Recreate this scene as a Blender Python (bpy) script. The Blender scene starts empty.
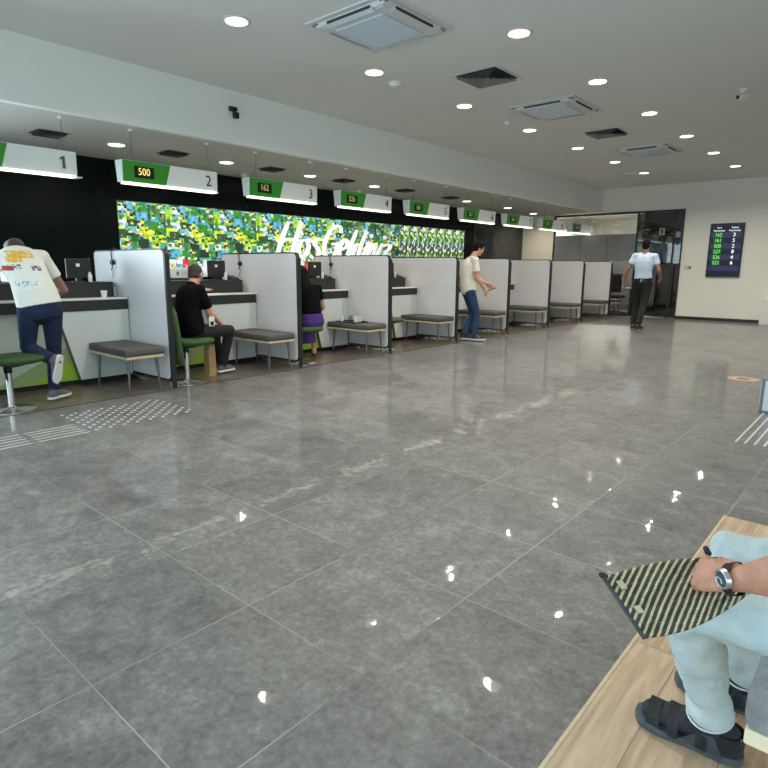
import bpy, bmesh, math, random
from mathutils import Vector, Matrix, noise
random.seed(7)
S = bpy.context.scene
col = S.collection
V = Vector
PI = math.pi

# ------------------------------------------------------------------ materials
def newmat(name):
    m = bpy.data.materials.new(name); m.use_nodes = True
    nt = m.node_tree; b = nt.nodes['Principled BSDF']
    return m, nt, b
class N:
    """tiny node-writing helper"""
    def __init__(s, nt): s.nt = nt
    def __call__(s, kind, **kw):
        n = s.nt.nodes.new(kind)
        for k, v in kw.items(): setattr(n, k, v)
        return n
    def link(s, a, b): s.nt.links.new(a, b)
    def math(s, op, a, b=None, c=None):
        n = s.nt.nodes.new('ShaderNodeMath'); n.operation = op
        for i, x in enumerate((a, b, c)):
            if x is None: continue
            if isinstance(x, (int, float)): n.inputs[i].default_value = x
            else: s.nt.links.new(x, n.inputs[i])
        return n.outputs[0]
    def mix(s, f, a, b):
        n = s.nt.nodes.new('ShaderNodeMix'); n.data_type = 'RGBA'
        for i, x in ((0, f), (6, a), (7, b)):
            if isinstance(x, (int, float)): n.inputs[i].default_value = x
            elif isinstance(x, (tuple, list)): n.inputs[i].default_value = (*x[:3], 1)
            else: s.nt.links.new(x, n.inputs[i])
        return n.outputs[2]
    def ramp(s, f, stops, interp='LINEAR'):
        n = s.nt.nodes.new('ShaderNodeValToRGB'); n.color_ramp.interpolation = interp
        e = n.color_ramp.elements
        while len(e) > 1: e.remove(e[-1])
        e[0].position = stops[0][0]; e[0].color = (*stops[0][1], 1)
        for p, c in stops[1:]:
            x = e.new(p); x.color = (*c, 1)
        s.nt.links.new(f, n.inputs[0]); return n.outputs[0]
def mat(name, c, rough=0.5, metal=0.0, var=0.06, scale=12.0, bump=0.0, bscale=None, spec=None, coat=0):
    m, nt, b = newmat(name); n = N(nt)
    tc = n('ShaderNodeTexCoord'); no = n('ShaderNodeTexNoise'); no.inputs['Scale'].default_value = scale
    no.inputs['Detail'].default_value = 4
    n.link(tc.outputs['Object'], no.inputs['Vector'])
    lo = tuple(max(0, x*(1-var)) for x in c); hi = tuple(min(1, x*(1+var)) for x in c)
    n.link(n.ramp(no.outputs['Fac'], [(0.3, lo), (0.7, hi)]), b.inputs['Base Color'])
    b.inputs['Roughness'].default_value = rough; b.inputs['Metallic'].default_value = metal
    if spec is not None: b.inputs['Specular IOR Level'].default_value = spec
    if coat: b.inputs['Coat Weight'].default_value = coat; b.inputs['Coat Roughness'].default_value = .05
    if bump:
        n2 = n('ShaderNodeTexNoise'); n2.inputs['Scale'].default_value = bscale or scale*8
        n.link(tc.outputs['Object'], n2.inputs['Vector'])
        bp = n('ShaderNodeBump'); bp.inputs['Strength'].default_value = bump; bp.inputs['Distance'].default_value = .01
        n.link(n2.outputs['Fac'], bp.inputs['Height']); n.link(bp.outputs[0], b.inputs['Normal'])
    return m
def emit(name, c, s):
    m, nt, b = newmat(name)
    b.inputs['Base Color'].default_value = (*c, 1)
    b.inputs['Emission Color'].default_value = (*c, 1); b.inputs['Emission Strength'].default_value = s
    b.inputs['Roughness'].default_value = .4
    return m
def glassmat(name, tint, refl=0.12, rough=0.0):
    m = bpy.data.materials.new(name); m.use_nodes = True; nt = m.node_tree; nt.nodes.clear(); n = N(nt)
    out = n('ShaderNodeOutputMaterial'); mx = n('ShaderNodeMixShader'); t = n('ShaderNodeBsdfTransparent'); g = n('ShaderNodeBsdfGlossy')
    t.inputs[0].default_value = (*tint, 1); g.inputs['Roughness'].default_value = rough
    lw = n('ShaderNodeLayerWeight'); lw.inputs[0].default_value = .25
    f = n.math('ADD', n.math('MULTIPLY', lw.outputs['Fresnel'], .8), refl)
    n.link(f, mx.inputs[0]); n.link(t.outputs[0], mx.inputs[1]); n.link(g.outputs[0], mx.inputs[2]); n.link(mx.outputs[0], out.inputs[0])
    return m

M = {}
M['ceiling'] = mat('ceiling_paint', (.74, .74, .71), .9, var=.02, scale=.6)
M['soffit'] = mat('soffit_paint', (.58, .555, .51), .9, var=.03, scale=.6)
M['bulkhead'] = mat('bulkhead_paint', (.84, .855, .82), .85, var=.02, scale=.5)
M['wallend'] = mat('end_wall_paint', (.86, .85, .78), .85, var=.02, scale=.6)
M['beige'] = mat('beige_panel', (.88, .84, .70), .8, var=.02)
M['black'] = mat('black_panel', (.0045, .007, .008), .22, var=.3, scale=1.5, spec=.18)
M['blackmat'] = mat('black_matt', (.012, .012, .013), .6)
M['darkgloss'] = mat('dark_glossy_panel', (.030, .034, .037), .12, var=.3, scale=3, spec=.5)
M['bronze'] = mat('dark_bronze_metal', (.045, .042, .038), .35, .6)
M['panelw'] = mat('partition_laminate', (.72, .71, .72), .35, var=.015, scale=2)
M['edge'] = mat('partition_edge', (.018, .019, .021), .4)
M['deskw'] = mat('counter_white', (.66, .69, .67), .4, var=.02, scale=2)
M['deskd'] = mat('counter_anthracite', (.022, .022, .021), .45)
M['topw'] = mat('worktop_white', (.8, .8, .78), .3, var=.02)
M['kick'] = mat('kickplate', (.01, .01, .01), .5)
M['cushion'] = mat('bench_cushion_grey', (.085, .082, .08), .8, var=.12, scale=30, bump=.15)
M['cushion2'] = mat('foreground_cushion_grey', (.27, .28, .29), .9, var=.3, scale=14, bump=.4, bscale=160)
M['wood'] = mat('pale_birch_edge', (.58, .47, .31), .5, var=.1, scale=20)
M['creamwood'] = mat('cream_wood', (.86, .76, .54), .45, var=.05, scale=20)
M['legm'] = mat('steel_leg', (.16, .15, .14), .35, .7)
M['chrome'] = mat('chrome', (.75, .75, .74), .18, .95, var=.02)
M['green'] = mat('green_upholstery', (.035, .085, .020), .75, var=.15, scale=40, bump=.15)
M['blackpl'] = mat('black_plastic', (.012, .012, .012), .4)
M['signw'] = mat('sign_white', (.74, .77, .76), .35, var=.01)
M['signg'] = mat('sign_green', (.035, .27, .025), .35, var=.03)
M['disp'] = mat('display_black', (.006, .010, .004), .25)
M['led'] = emit('led_strip', (1, .92, .78), 2.6)
M['digit'] = emit('led_digit', (1, .82, .25), .9)
M['digitdim'] = emit('led_digit_dim', (.75, .7, .18), .14)
M['numg'] = mat('number_green', (.01, .13, .05), .4)
M['lamp'] = emit('lamp_disc', (1, .96, .86), 4)
M['lampring'] = mat('lamp_ring', (.75, .75, .72), .4)
M['acw'] = mat('ac_plastic', (.62, .65, .66), .4, var=.01)
M['acp'] = mat('ac_panel_blue_white', (.60, .70, .82), .4, var=.02, scale=60)
M['vent'] = mat('vent_metal', (.22, .22, .21), .5, .2)
M['ventd'] = mat('vent_dark', (.03, .03, .03), .7)
M['skin'] = mat('skin', (.56, .29, .19), .5, var=.08, scale=25, bump=.12, bscale=180)
M['skind'] = mat('skin_tan', (.30, .15, .10), .55, var=.08, scale=20)
M['skinh'] = mat('skin_ruddy', (.52, .255, .175), .5, var=.14, scale=32, bump=.25, bscale=130)
M['hairb'] = mat('hair_black', (.007, .005, .004), .8, spec=.15, bump=.5, bscale=90)
M['hairg'] = mat('hair_grey', (.065, .055, .046), .8, spec=.2, bump=.5, bscale=90)
M['cream'] = mat('cream_cotton', (.74, .67, .58), .85, bump=.25, bscale=16)
M['bluejean'] = mat('blue_denim', (.016, .050, .115), .85, var=.25, scale=18, bump=.3, bscale=30)
M['navyjean'] = mat('navy_denim', (.006, .017, .052), .9, var=.3, scale=14, bump=.3, bscale=26)
M['blackcloth'] = mat('black_cloth', (.0035, .0035, .004), .9, bump=.2, bscale=20, spec=.1)
M['trouser'] = mat('charcoal_trousers', (.012, .0115, .012), .9, bump=.3, bscale=18)
M['ltshirt'] = mat('light_blue_shirt', (.52, .64, .80), .8, var=.03, bump=.25, bscale=14)
M['purple'] = mat('purple_cloth', (.060, .024, .17), .85, var=.12, bump=.3, bscale=18)
M['white'] = mat('white_plastic', (.82, .82, .80), .4, var=.02)
M['rubberw'] = mat('white_rubber', (.72, .72, .72), .6, var=.05, scale=60)
M['shoegrey'] = mat('shoe_mauve_grey', (.13, .11, .13), .7)
M['sockb'] = mat('black_sock', (.026, .031, .037), .95, var=.2, scale=60, bump=.3, bscale=200)
M['strap'] = mat('sandal_strap_black', (.045, .052, .060), .6, var=.3, scale=40, bump=.2)
M['sole'] = mat('sandal_sole', (.07, .085, .10), .7, var=.2, scale=40)
M['leather'] = mat('brown_leather', (.055, .028, .022), .55, bump=.2)
M['steel'] = mat('brushed_steel', (.62, .62, .60), .28, .9)
M['dial'] = mat('blue_dial', (.05, .12, .17), .25, .3)
M['paper'] = mat('paper', (.8, .8, .78), .7)
M['notice'] = mat('faded_notice', (.30, .31, .30), .6)
M['stud'] = mat('tactile_steel', (.62, .64, .66), .35, .5)
M['bar'] = mat('tactile_bar', (.60, .60, .56), .4, .3)
M['ring'] = mat('orange_ring', (.55, .30, .13), .5)
M['ringw'] = mat('ring_pale', (.5, .42, .33), .5)
M['boxw'] = mat('pale_blue_panel', (.62, .69, .80), .4)
M['boxg'] = mat('blue_grey_frame', (.16, .19, .22), .4)
M['screen'] = emit('screen_navy', (.003, .004, .016), 1.0)
M['rowa'] = emit('screen_row', (.016, .019, .055), 1.0)
M['txtw'] = emit('screen_text_white', (.9, .93, 1), 1.1)
M['txtg'] = emit('screen_text_green', (.20, .80, .18), 1.0)
M['txtgbox'] = emit('screen_green_box', (.006, .05, .008), 1.0)
M['letter'] = mat('letter_white_glow', (.92, .92, .90), .4, var=.01)
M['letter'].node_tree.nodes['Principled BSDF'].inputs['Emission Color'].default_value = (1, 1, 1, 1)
M['letter'].node_tree.nodes['Principled BSDF'].inputs['Emission Strength'].default_value = .6  # added glow that makes the unlit letters look whiter
M['film'] = mat('grey_frosted_film', (.23, .23, .235), .35, var=.12, scale=2)
M['roomwall'] = mat('room_wall', (.86, .85, .80), .8)
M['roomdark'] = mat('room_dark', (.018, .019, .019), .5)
M['orangebag'] = mat('kraft_bag', (.40, .25, .12), .8)
M['glass'] = glassmat('clear_glass', (.86, .88, .88), .06)
M['dglass'] = glassmat('tinted_glass', (.30, .34, .34), .10)
M['winglass'] = glassmat('window_glass', (.9, .95, .95), .02)
M['cupglass'] = glassmat('cup_glass', (.85, .88, .9), .15)
M['wallout'] = mat('rear_wall_paint', (.55, .56, .54), .85, var=.03)
M['gold'] = mat('pale_gold_tag', (.62, .58, .40), .35, .4)

def floor_mat():
    m, nt, b = newmat('grey_porcelain_tile'); n = N(nt)
    g = n('ShaderNodeNewGeometry')
    mp = n('ShaderNodeMapping'); mp.inputs['Location'].default_value = (.545-.6075*2 + 20*.6075, -.63+.6*40, 0)
    n.link(g.outputs['Position'], mp.inputs['Vector'])
    br = n('ShaderNodeTexBrick'); br.offset = 0; br.squash = 1
    br.inputs['Scale'].default_value = 1; br.inputs['Brick Width'].default_value = .6075; br.inputs['Row Height'].default_value = .6
    br.inputs['Mortar Size'].default_value = .0022; br.inputs['Mortar Smooth'].default_value = .2
    br.inputs['Color1'].default_value = (0, 0, 0, 1); br.inputs['Color2'].default_value = (1, 1, 1, 1); br.inputs['Mortar'].default_value = (.5, .5, .5, 1)
    n.link(mp.outputs[0], br.inputs['Vector'])
    bw = n('ShaderNodeRGBToBW'); n.link(br.outputs['Color'], bw.inputs[0])
    # a per-tile shift of the cloud pattern
    sh = n('ShaderNodeCombineXYZ'); n.link(n.math('MULTIPLY', bw.outputs[0], 7.0), sh.inputs[2])
    ad = n('ShaderNodeVectorMath'); ad.operation = 'ADD'; n.link(g.outputs['Position'], ad.inputs[0]); n.link(sh.outputs[0], ad.inputs[1])
    n1 = n('ShaderNodeTexNoise'); n1.inputs['Scale'].default_value = 3.2; n1.inputs['Detail'].default_value = 8; n1.inputs['Roughness'].default_value = .62
    n2 = n('ShaderNodeTexNoise'); n2.inputs['Scale'].default_value = 38; n2.inputs['Detail'].default_value = 6; n2.inputs['Roughness'].default_value = .75
    n3 = n('ShaderNodeTexNoise'); n3.inputs['Scale'].default_value = 9; n3.inputs['Detail'].default_value = 5; n3.inputs['Distortion'].default_value = .8
    for q in (n1, n2, n3): n.link(ad.outputs[0], q.inputs['Vector'])
    s = n.math('ADD', n.math('MULTIPLY', n1.outputs['Fac'], .24), n.math('ADD', n.math('MULTIPLY', n2.outputs['Fac'], .50), n.math('MULTIPLY', n3.outputs['Fac'], .26)))
    s = n.math('ADD', s, n.math('MULTIPLY', n.math('SUBTRACT', bw.outputs[0], .5), .05))
    c = n.ramp(s, [(.38, (.088, .087, .083)), (.48, (.142, .141, .136)), (.54, (.180, .179, .172)), (.64, (.275, .275, .268))])
    gn = n('ShaderNodeTexNoise'); gn.inputs['Scale'].default_value = 1.1; n.link(g.outputs['Position'], gn.inputs['Vector'])
    gf = n.ramp(gn.outputs['Fac'], [(.38, (.12, .12, .12)), (.60, (.85, .85, .85))])
    c = n.mix(n.math('MULTIPLY', br.outputs['Fac'], gf), c, (.42, .41, .39))
    n.link(c, b.inputs['Base Color'])
    b.inputs['Roughness'].default_value = .42
    b.inputs['Specular IOR Level'].default_value = .35
    b.inputs['Coat Weight'].default_value = .42; b.inputs['Coat Roughness'].default_value = .028; b.inputs['Coat IOR'].default_value = 1.5
    # the slow waviness of polished tile, seen in the smeared reflections
    w = n('ShaderNodeTexNoise'); w.inputs['Scale'].default_value = 7; w.inputs['Detail'].default_value = 2
    n.link(ad.outputs[0], w.inputs['Vector'])
    bp = n('ShaderNodeBump'); bp.inputs['Strength'].default_value = .11; bp.inputs['Distance'].default_value = .012
    n.link(w.outputs['Fac'], bp.inputs['Height']); n.link(bp.outputs[0], b.inputs['Coat Normal']); 
    bp2 = n('ShaderNodeBump'); bp2.inputs['Strength'].default_value = .08; bp2.inputs['Distance'].default_value = .004
    n.link(n.math('SUBTRACT', n2.outputs['Fac'], n.math('MULTIPLY', br.outputs['Fac'], .6)), bp2.inputs['Height']); n.link(bp2.outputs[0], b.inputs['Normal'])
    return m
def woodfloor_mat(name, dark, light, along='Y', pw=.2, pl=1.2, rough=.45, coat=.1):
    m, nt, b = newmat(name); n = N(nt)
    g = n('ShaderNodeNewGeometry'); mp = n('ShaderNodeMapping'); n.link(g.outputs['Position'], mp.inputs['Vector'])
    mp.inputs['Location'].default_value = (20, 20, 0)
    if along == 'Y': mp.inputs['Rotation'].default_value = (0, 0, PI/2)
    br = n('ShaderNodeTexBrick'); br.offset = .37; br.inputs['Scale'].default_value = 1
    br.inputs['Brick Width'].default_value = pl; br.inputs['Row Height'].default_value = pw; br.inputs['Mortar Size'].default_value = .0012
    br.inputs['Color1'].default_value = (0, 0, 0, 1); br.inputs['Color2'].default_value = (1, 1, 1, 1)
    n.link(mp.outputs[0], br.inputs['Vector'])
    bw = n('ShaderNodeRGBToBW'); n.link(br.outputs['Color'], bw.inputs[0])
    sc = n('ShaderNodeVectorMath'); sc.operation = 'MULTIPLY'; n.link(mp.outputs[0], sc.inputs[0]); sc.inputs[1].default_value = (1.6, 16, 1)
    sh = n('ShaderNodeCombineXYZ'); n.link(n.math('MULTIPLY', bw.outputs[0], 9.0), sh.inputs[2])
    ad = n('ShaderNodeVectorMath'); ad.operation = 'ADD'; n.link(sc.outputs[0], ad.inputs[0]); n.link(sh.outputs[0], ad.inputs[1])
    n1 = n('ShaderNodeTexNoise'); n1.inputs['Scale'].default_value = 1.4; n1.inputs['Detail'].default_value = 8; n1.inputs['Roughness'].default_value = .65; n1.inputs['Distortion'].default_value = .6
    n.link(ad.outputs[0], n1.inputs['Vector'])
    f = n.math('ADD', n1.outputs['Fac'], n.math('MULTIPLY', n.math('SUBTRACT', bw.outputs[0], .5), .10))
    c = n.ramp(f, [(.32, dark), (.66, light)])
    c = n.mix(br.outputs['Fac'], c, tuple(x*.45 for x in dark))
    n.link(c, b.inputs['Base Color']); b.inputs['Roughness'].default_value = rough
    b.inputs['Coat Weight'].default_value = coat; b.inputs['Coat Roughness'].default_value = .12
    return m
def mosaic_mat():
    m, nt, b = newmat('mosaic_lightbox'); n = N(nt)
    g = n('ShaderNodeNewGeometry'); sp = n('ShaderNodeSeparateXYZ'); n.link(g.outputs['Position'], sp.inputs[0])
    y, z = sp.outputs[1], sp.outputs[2]
    far = n.math('GREATER_THAN', y, 10.85)
    def cells(cw, ch, per, seed):
        ym = n.math('FLOORED_MODULO', n.math('ADD', y, seed*.013), per)
        cx = n.math('FLOOR', n.math('DIVIDE', ym, cw)); cz = n.math('FLOOR', n.math('DIVIDE', n.math('ADD', z, seed*.017), ch))
        cb = n('ShaderNodeCombineXYZ'); n.link(cx, cb.inputs[0]); n.link(cz, cb.inputs[1]); cb.inputs[2].default_value = seed
        wn = n('ShaderNodeTexWhiteNoise'); wn.noise_dimensions = '3D'; n.link(cb.outputs[0], wn.inputs['Vector'])
        cb2 = n('ShaderNodeCombineXYZ'); n.link(cx, cb2.inputs[0]); n.link(cz, cb2.inputs[1]); cb2.inputs[2].default_value = seed+50
        wn2 = n('ShaderNodeTexWhiteNoise'); wn2.noise_dimensions = '3D'; n.link(cb2.outputs[0], wn2.inputs['Vector'])
        return wn.outputs['Value'], wn2.outputs['Value']
    G = (.03, .30, .03); L = (.40, .75, .03); Yl = (.90, .90, .02); C = (.12, .50, .75); B = (.02, .17, .60); W = (.82, .90, .85)
    R = (.60, .05, .05); K = (.015, .035, .02); O = (.75, .28, .03); D = (.02, .10, .03); P = (.45, .12, .25); T = (.08, .42, .25)
    pal = [K, G, L, Yl, G, C, T, D, L, C, G, Yl, D, W, G, C, L, B, K, T, Yl, G, D, R]
    st = [(i/len(pal), c) for i, c in enumerate(pal)]
    v1, k1 = cells(.1257, .112, .88, 1); v2, k2 = cells(.055, .048, .88, 2); v3, k3 = cells(.176, .135, .88, 3); v4, k4 = cells(.044, .032, .88, 4)
    c1 = n.ramp(v1, st, 'CONSTANT'); c2 = n.ramp(v2, st, 'CONSTANT'); c3 = n.ramp(v3, st, 'CONSTANT'); c4 = n.ramp(v4, [(0, K), (.3, G), (.5, W), (.7, Yl), (.85, D)], 'CONSTANT')
    c = n.mix(n.math('GREATER_THAN', k2, .66), c1, c2)
    c = n.mix(n.math('GREATER_THAN', k3, .70), c, c3)
    c = n.mix(n.math('GREATER_THAN', k4, .88), c, c4)
    low = n.ramp(v1, [(0, W), (.2, R), (.4, G), (.55, O), (.7, W), (.85, C)], 'CONSTANT')
    c = n.mix(n.math('MULTIPLY', n.math('LESS_THAN', z, 1.40), n.math('GREATER_THAN', k1, .25)), c, low)
    pal2 = [K, D, W, K, G, D, L, K, W, (.25, .28, .22), D, L, K, (.10, .12, .25), G, (.3, .18, .08)]
    st2 = [(i/len(pal2), q) for i, q in enumerate(pal2)]
    a1, b1 = cells(.060, .11, .36, 11); a2, b2 = cells(.036, .05, .36, 12)
    d = n.mix(n.math('GREATER_THAN', b2, .5), n.ramp(a1, st2, 'CONSTANT'), n.ramp(a2, st2, 'CONSTANT'))
    # from the lettering on, darker pictures are mixed in
    mid = n.math('GREATER_THAN', y, 8.9)
    c = n.mix(n.math('MULTIPLY', mid, n.math('GREATER_THAN', k1, .45)), c, n.mix(.65, c, K))
    c = n.mix(far, c, d)
    no = n('ShaderNodeTexNoise'); no.inputs['Scale'].default_value = 17; no.inputs['Detail'].default_value = 3; n.link(g.outputs['Position'], no.inputs['Vector'])
    c = n.mix(n.math('MULTIPLY', n.math('GREATER_THAN', no.outputs['Fac'], .64), .5), c, W)
    c = n.mix(n.math('MULTIPLY', n.math('LESS_THAN', no.outputs['Fac'], .42), .5), c, K)
    n.link(c, b.inputs['Emission Color']); b.inputs['Emission Strength'].default_value = 1.2
    b.inputs['Base Color'].default_value = (.02, .02, .02, 1); b.inputs['Roughness'].default_value = .5
    return m
def boxmask(n, u, v, u0, v0, hu, hv):
    a = n.math('DIVIDE', n.math('ABSOLUTE', n.math('SUBTRACT', u, u0)), hu)
    b_ = n.math('DIVIDE', n.math('ABSOLUTE', n.math('SUBTRACT', v, v0)), hv)
    return n.math('LESS_THAN', n.math('MAXIMUM', a, b_), 1.0)
def tshirt_mat():
    """white cotton with a printed back: orange arch of lettering, small logos, navy yoke"""
    m, nt, b = newmat('white_printed_cotton'); n = N(nt)
    g = n('ShaderNodeNewGeometry'); sp = n('ShaderNodeSeparateXYZ'); n.link(g.outputs['Position'], sp.inputs[0])
    y, z = sp.outputs[1], sp.outputs[2]
    no = n('ShaderNodeTexNoise'); no.inputs['Scale'].default_value = 45; no.inputs['Detail'].default_value = 2; n.link(g.outputs['Position'], no.inputs['Vector'])
    c = n.mix(0.0, (.78, .78, .74), (.78, .78, .74))
    def put(c, y0, z0, hy, hz, colr, th):
        mk = n.math('MULTIPLY', boxmask(n, y, z, y0, z0, hy, hz), n.math('GREATER_THAN', no.outputs['Fac'], th))
        return n.mix(mk, c, colr)
    c = put(c, 1.985, 1.395, .10, .034, (.80, .45, .03), .40)
    c = put(c, 1.92, 1.35, .055, .028, (.80, .45, .03), .42)
    c = put(c, 1.86, 1.27, .028, .022, (.45, .05, .04), .30)
    c = put(c, 1.90, 1.285, .045, .020, (.12, .12, .16), .50)
    c = put(c, 2.06, 1.27, .040, .022, (.10, .10, .20), .44)
    c = put(c, 1.78, 1.15, .070, .022, (.62, .22, .20), .54)
    c = put(c, 1.95, 1.13, .080, .024, (.20, .45, .48), .50)
    n.link(c, b.inputs['Base Color']); b.inputs['Roughness'].default_value = .85
    w = n('ShaderNodeTexNoise'); w.inputs['Scale'].default_value = 14; n.link(g.outputs['Position'], w.inputs['Vector'])
    bp = n('ShaderNodeBump'); bp.inputs['Strength'].default_value = .35; bp.inputs['Distance'].default_value = .02
    n.link(w.outputs['Fac'], bp.inputs['Height']); n.link(bp.outputs[0], b.inputs['Normal'])
    return m
def stripe_mat():
    m, nt, b = newmat('black_gold_striped_foil_cloth'); n = N(nt)
    tc = n('ShaderNodeTexCoord'); sp = n('ShaderNodeSeparateXYZ'); n.link(tc.outputs['UV'], sp.inputs[0])
    u, v = sp.outputs[0], sp.outputs[1]
    no = n('ShaderNodeTexNoise'); no.inputs['Scale'].default_value = 5; n.link(tc.outputs['UV'], no.inputs['Vector'])
    ph = n.math('ADD', n.math('ADD', n.math('MULTIPLY', u, .83), n.math('MULTIPLY', v, .54)), n.math('MULTIPLY', no.outputs['Fac'], .02))
    fr = n.math('FRACT', n.math('DIVIDE', ph, .060))
    gold = n.math('GREATER_THAN', fr, .60)
    fine = n.math('SINE', n.math('MULTIPLY', v, 210)); 
    c = n.mix(gold, (.035, .027, .022), n.mix(n.math('MULTIPLY', n.math('ADD', fine, 1), .3), (.60, .55, .34), (.34, .30, .17)))
    n.link(c, b.inputs['Base Color'])
    n.link(n.math('MULTIPLY', gold, .35), b.inputs['Metallic']); b.inputs['Roughness'].default_value = .34
    w = n('ShaderNodeTexNoise'); w.inputs['Scale'].default_value = 9; w.inputs['Detail'].default_value = 4; w.inputs['Distortion'].default_value = 1.0; n.link(tc.outputs['UV'], w.inputs['Vector'])
    bp = n('ShaderNodeBump'); bp.inputs['Strength'].default_value = .5; bp.inputs['Distance'].default_value = .02
    n.link(w.outputs['Fac'], bp.inputs['Height']); n.link(bp.outputs[0], b.inputs['Normal'])
    return m
def lightjean_mat():
    m, nt, b = newmat('pale_blue_denim'); n = N(nt)
    g = n('ShaderNodeNewGeometry')
    n1 = n('ShaderNodeTexNoise'); n1.inputs['Scale'].default_value = 11; n1.inputs['Detail'].default_value = 6; n.link(g.outputs['Position'], n1.inputs['Vector'])
    n2 = n('ShaderNodeTexNoise'); n2.inputs['Scale'].default_value = 260; n2.inputs['Detail'].default_value = 2; n.link(g.outputs['Position'], n2.inputs['Vector'])
    f = n.math('ADD', n.math('MULTIPLY', n1.outputs['Fac'], .7), n.math('MULTIPLY', n2.outputs['Fac'], .3))
    n.link(n.ramp(f, [(.35, (.42, .54, .57)), (.65, (.62, .71, .73))]), b.inputs['Base Color']); b.inputs['Roughness'].default_value = .9
    w = n('ShaderNodeTexNoise'); w.inputs['Scale'].default_value = 13; w.inputs['Distortion'].default_value = 1.2; n.link(g.outputs['Position'], w.inputs['Vector'])
    bp = n('ShaderNodeBump'); bp.inputs['Strength'].default_value = .4; bp.inputs['Distance'].default_value = .02
    n.link(w.outputs['Fac'], bp.inputs['Height']); n.link(bp.outputs[0], b.inputs['Normal'])
    return m
def swoosh_mat():
    """counter knee panel: off-white with a green field and lime wedge printed low on it"""
    m, nt, b = newmat('knee_panel_print'); n = N(nt)
    tc = n('ShaderNodeTexCoord'); sp = n('ShaderNodeSeparateXYZ'); n.link(tc.outputs['Object'], sp.inputs[0])
    y, z = sp.outputs[1], sp.outputs[2]
    l2 = n.math('ADD', .615, n.math('MULTIPLY', y, .5)); l1 = n.math('ADD', l2, .17)
    c = n.mix(n.math('LESS_THAN', z, l1), (.42, .46, .40), (.24, .33, .13))
    c = n.mix(n.math('LESS_THAN', z, l2), c, (.25, .42, .03))
    n.link(c, b.inputs['Base Color']); b.inputs['Roughness'].default_value = .4
    return m
M['floor'] = floor_mat()
M['brown'] = woodfloor_mat('brown_counter_floor', (.085, .062, .045), (.15, .115, .088), 'Y', .6, .6, .35, .2)
M['woodf'] = woodfloor_mat('light_oak_floor', (.36, .245, .155), (.62, .465, .32), 'Y', .2, 1.2, .5, .08)
M['mosaic'] = mosaic_mat(); M['tshirt'] = tshirt_mat(); M['stripe'] = stripe_mat(); M['ltjean'] = lightjean_mat(); M['swoosh'] = swoosh_mat()

# ------------------------------------------------------------------ geometry helpers
def BM(): return bmesh.new()
def box(bm, x0, x1, y0, y1, z0, z1, bev=0, seg=2):
    vs = [bm.verts.new(p) for p in ((x0,y0,z0),(x1,y0,z0),(x1,y1,z0),(x0,y1,z0),(x0,y0,z1),(x1,y0,z1),(x1,y1,z1),(x0,y1,z1))]
    fs = [bm.faces.new([vs[i] for i in f]) for f in ((3,2,1,0),(4,5,6,7),(0,1,5,4),(1,2,6,5),(2,3,7,6),(3,0,4,7))]
    if bev:
        es = list({e for f in fs for e in f.edges})
        bmesh.ops.bevel(bm, geom=es, offset=bev, segments=seg, profile=.5, affect='EDGES')
    return bm
def B(*a, **k): return box(BM(), *a, **k)
def prism(bm, poly, axis, a0, a1, bev=0):
    """extrude a polygon of 2-D points along an axis: 'x' -> (y,z), 'y' -> (x,z), 'z' -> (x,y)"""
    def mk(p, a):
        return {'x': (a, p[0], p[1]), 'y': (p[0], a, p[1]), 'z': (p[0], p[1], a)}[axis]
    A = [bm.verts.new(mk(p, a0)) for p in poly]; C = [bm.verts.new(mk(p, a1)) for p in poly]
    n = len(poly); fs = [bm.faces.new(A[::-1]), bm.faces.new(C)]
    for i in range(n): fs.append(bm.faces.new([A[i], A[(i+1) % n], C[(i+1) % n], C[i]]))
    bmesh.ops.recalc_face_normals(bm, faces=fs)
    if bev:
        es = list({e for f in fs[:2] for e in f.edges})
        bmesh.ops.bevel(bm, geom=es, offset=bev, segments=2, profile=.5, affect='EDGES')
    return bm
def frame_of(d):
    d = V(d).normalized(); u = d.cross(V((0, 0, 1)))
    if u.length < 1e-3: u = d.cross(V((0, 1, 0)))
    u.normalize(); return u, d.cross(u).normalized()
def loft(bm, rings, n=16, cap=True):
    """rings: (centre, vec_a, vec_b) ellipses"""
    R_ = []
    for c, a, b in rings:
        c, a, b = V(c), V(a), V(b)
        R_.append([bm.verts.new(c + a*math.cos(t) + b*math.sin(t)) for t in [2*PI*i/n for i in range(n)]])
    fs = []
    for p, q in zip(R_, R_[1:]):
        for i in range(n): fs.append(bm.faces.new([p[i], p[(i+1) % n], q[(i+1) % n], q[i]]))
    if cap:
        fs.append(bm.faces.new(R_[0][::-1])); fs.append(bm.faces.new(R_[-1]))
    bmesh.ops.recalc_face_normals(bm, faces=fs)
    return bm
def cyl(bm, p0, p1, r0, r1=None, n=16):
    r1 = r0 if r1 is None else r1; p0, p1 = V(p0), V(p1); u, w = frame_of(p1-p0)
    return loft(bm, [(p0, u*r0, w*r0), (p1, u*r1, w*r1)], n)
def caps(bm, p0, p1, r0, r1=None, n=14, k=4):
    r1 = r0 if r1 is None else r1; p0, p1 = V(p0), V(p1); d = (p1-p0).normalized(); u, w = frame_of(d); rs = []
    for i in range(k+1):
        t = PI/2*(1-i/k)*.97; rs.append((p0 - d*r0*math.sin(t), u*r0*math.cos(t), w*r0*math.cos(t)))
    for i in range(k+1):
        t = PI/2*(i/k)*.97; rs.append((p1 + d*r1*math.sin(t), u*r1*math.cos(t), w*r1*math.cos(t)))
    return loft(bm, rs, n)
def ell(bm, c, ra, rb, rc, n=18, m=10):
    """ellipsoid with three semi-axis vectors"""
    c, ra, rb, rc = V(c), V(ra), V(rb), V(rc); rs = []
    for i in range(m+1):
        t = -PI/2*.985 + PI*.985*i/m
        rs.append((c + rc*math.sin(t), ra*math.cos(t), rb*math.cos(t)))
    return loft(bm, rs, n)
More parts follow.
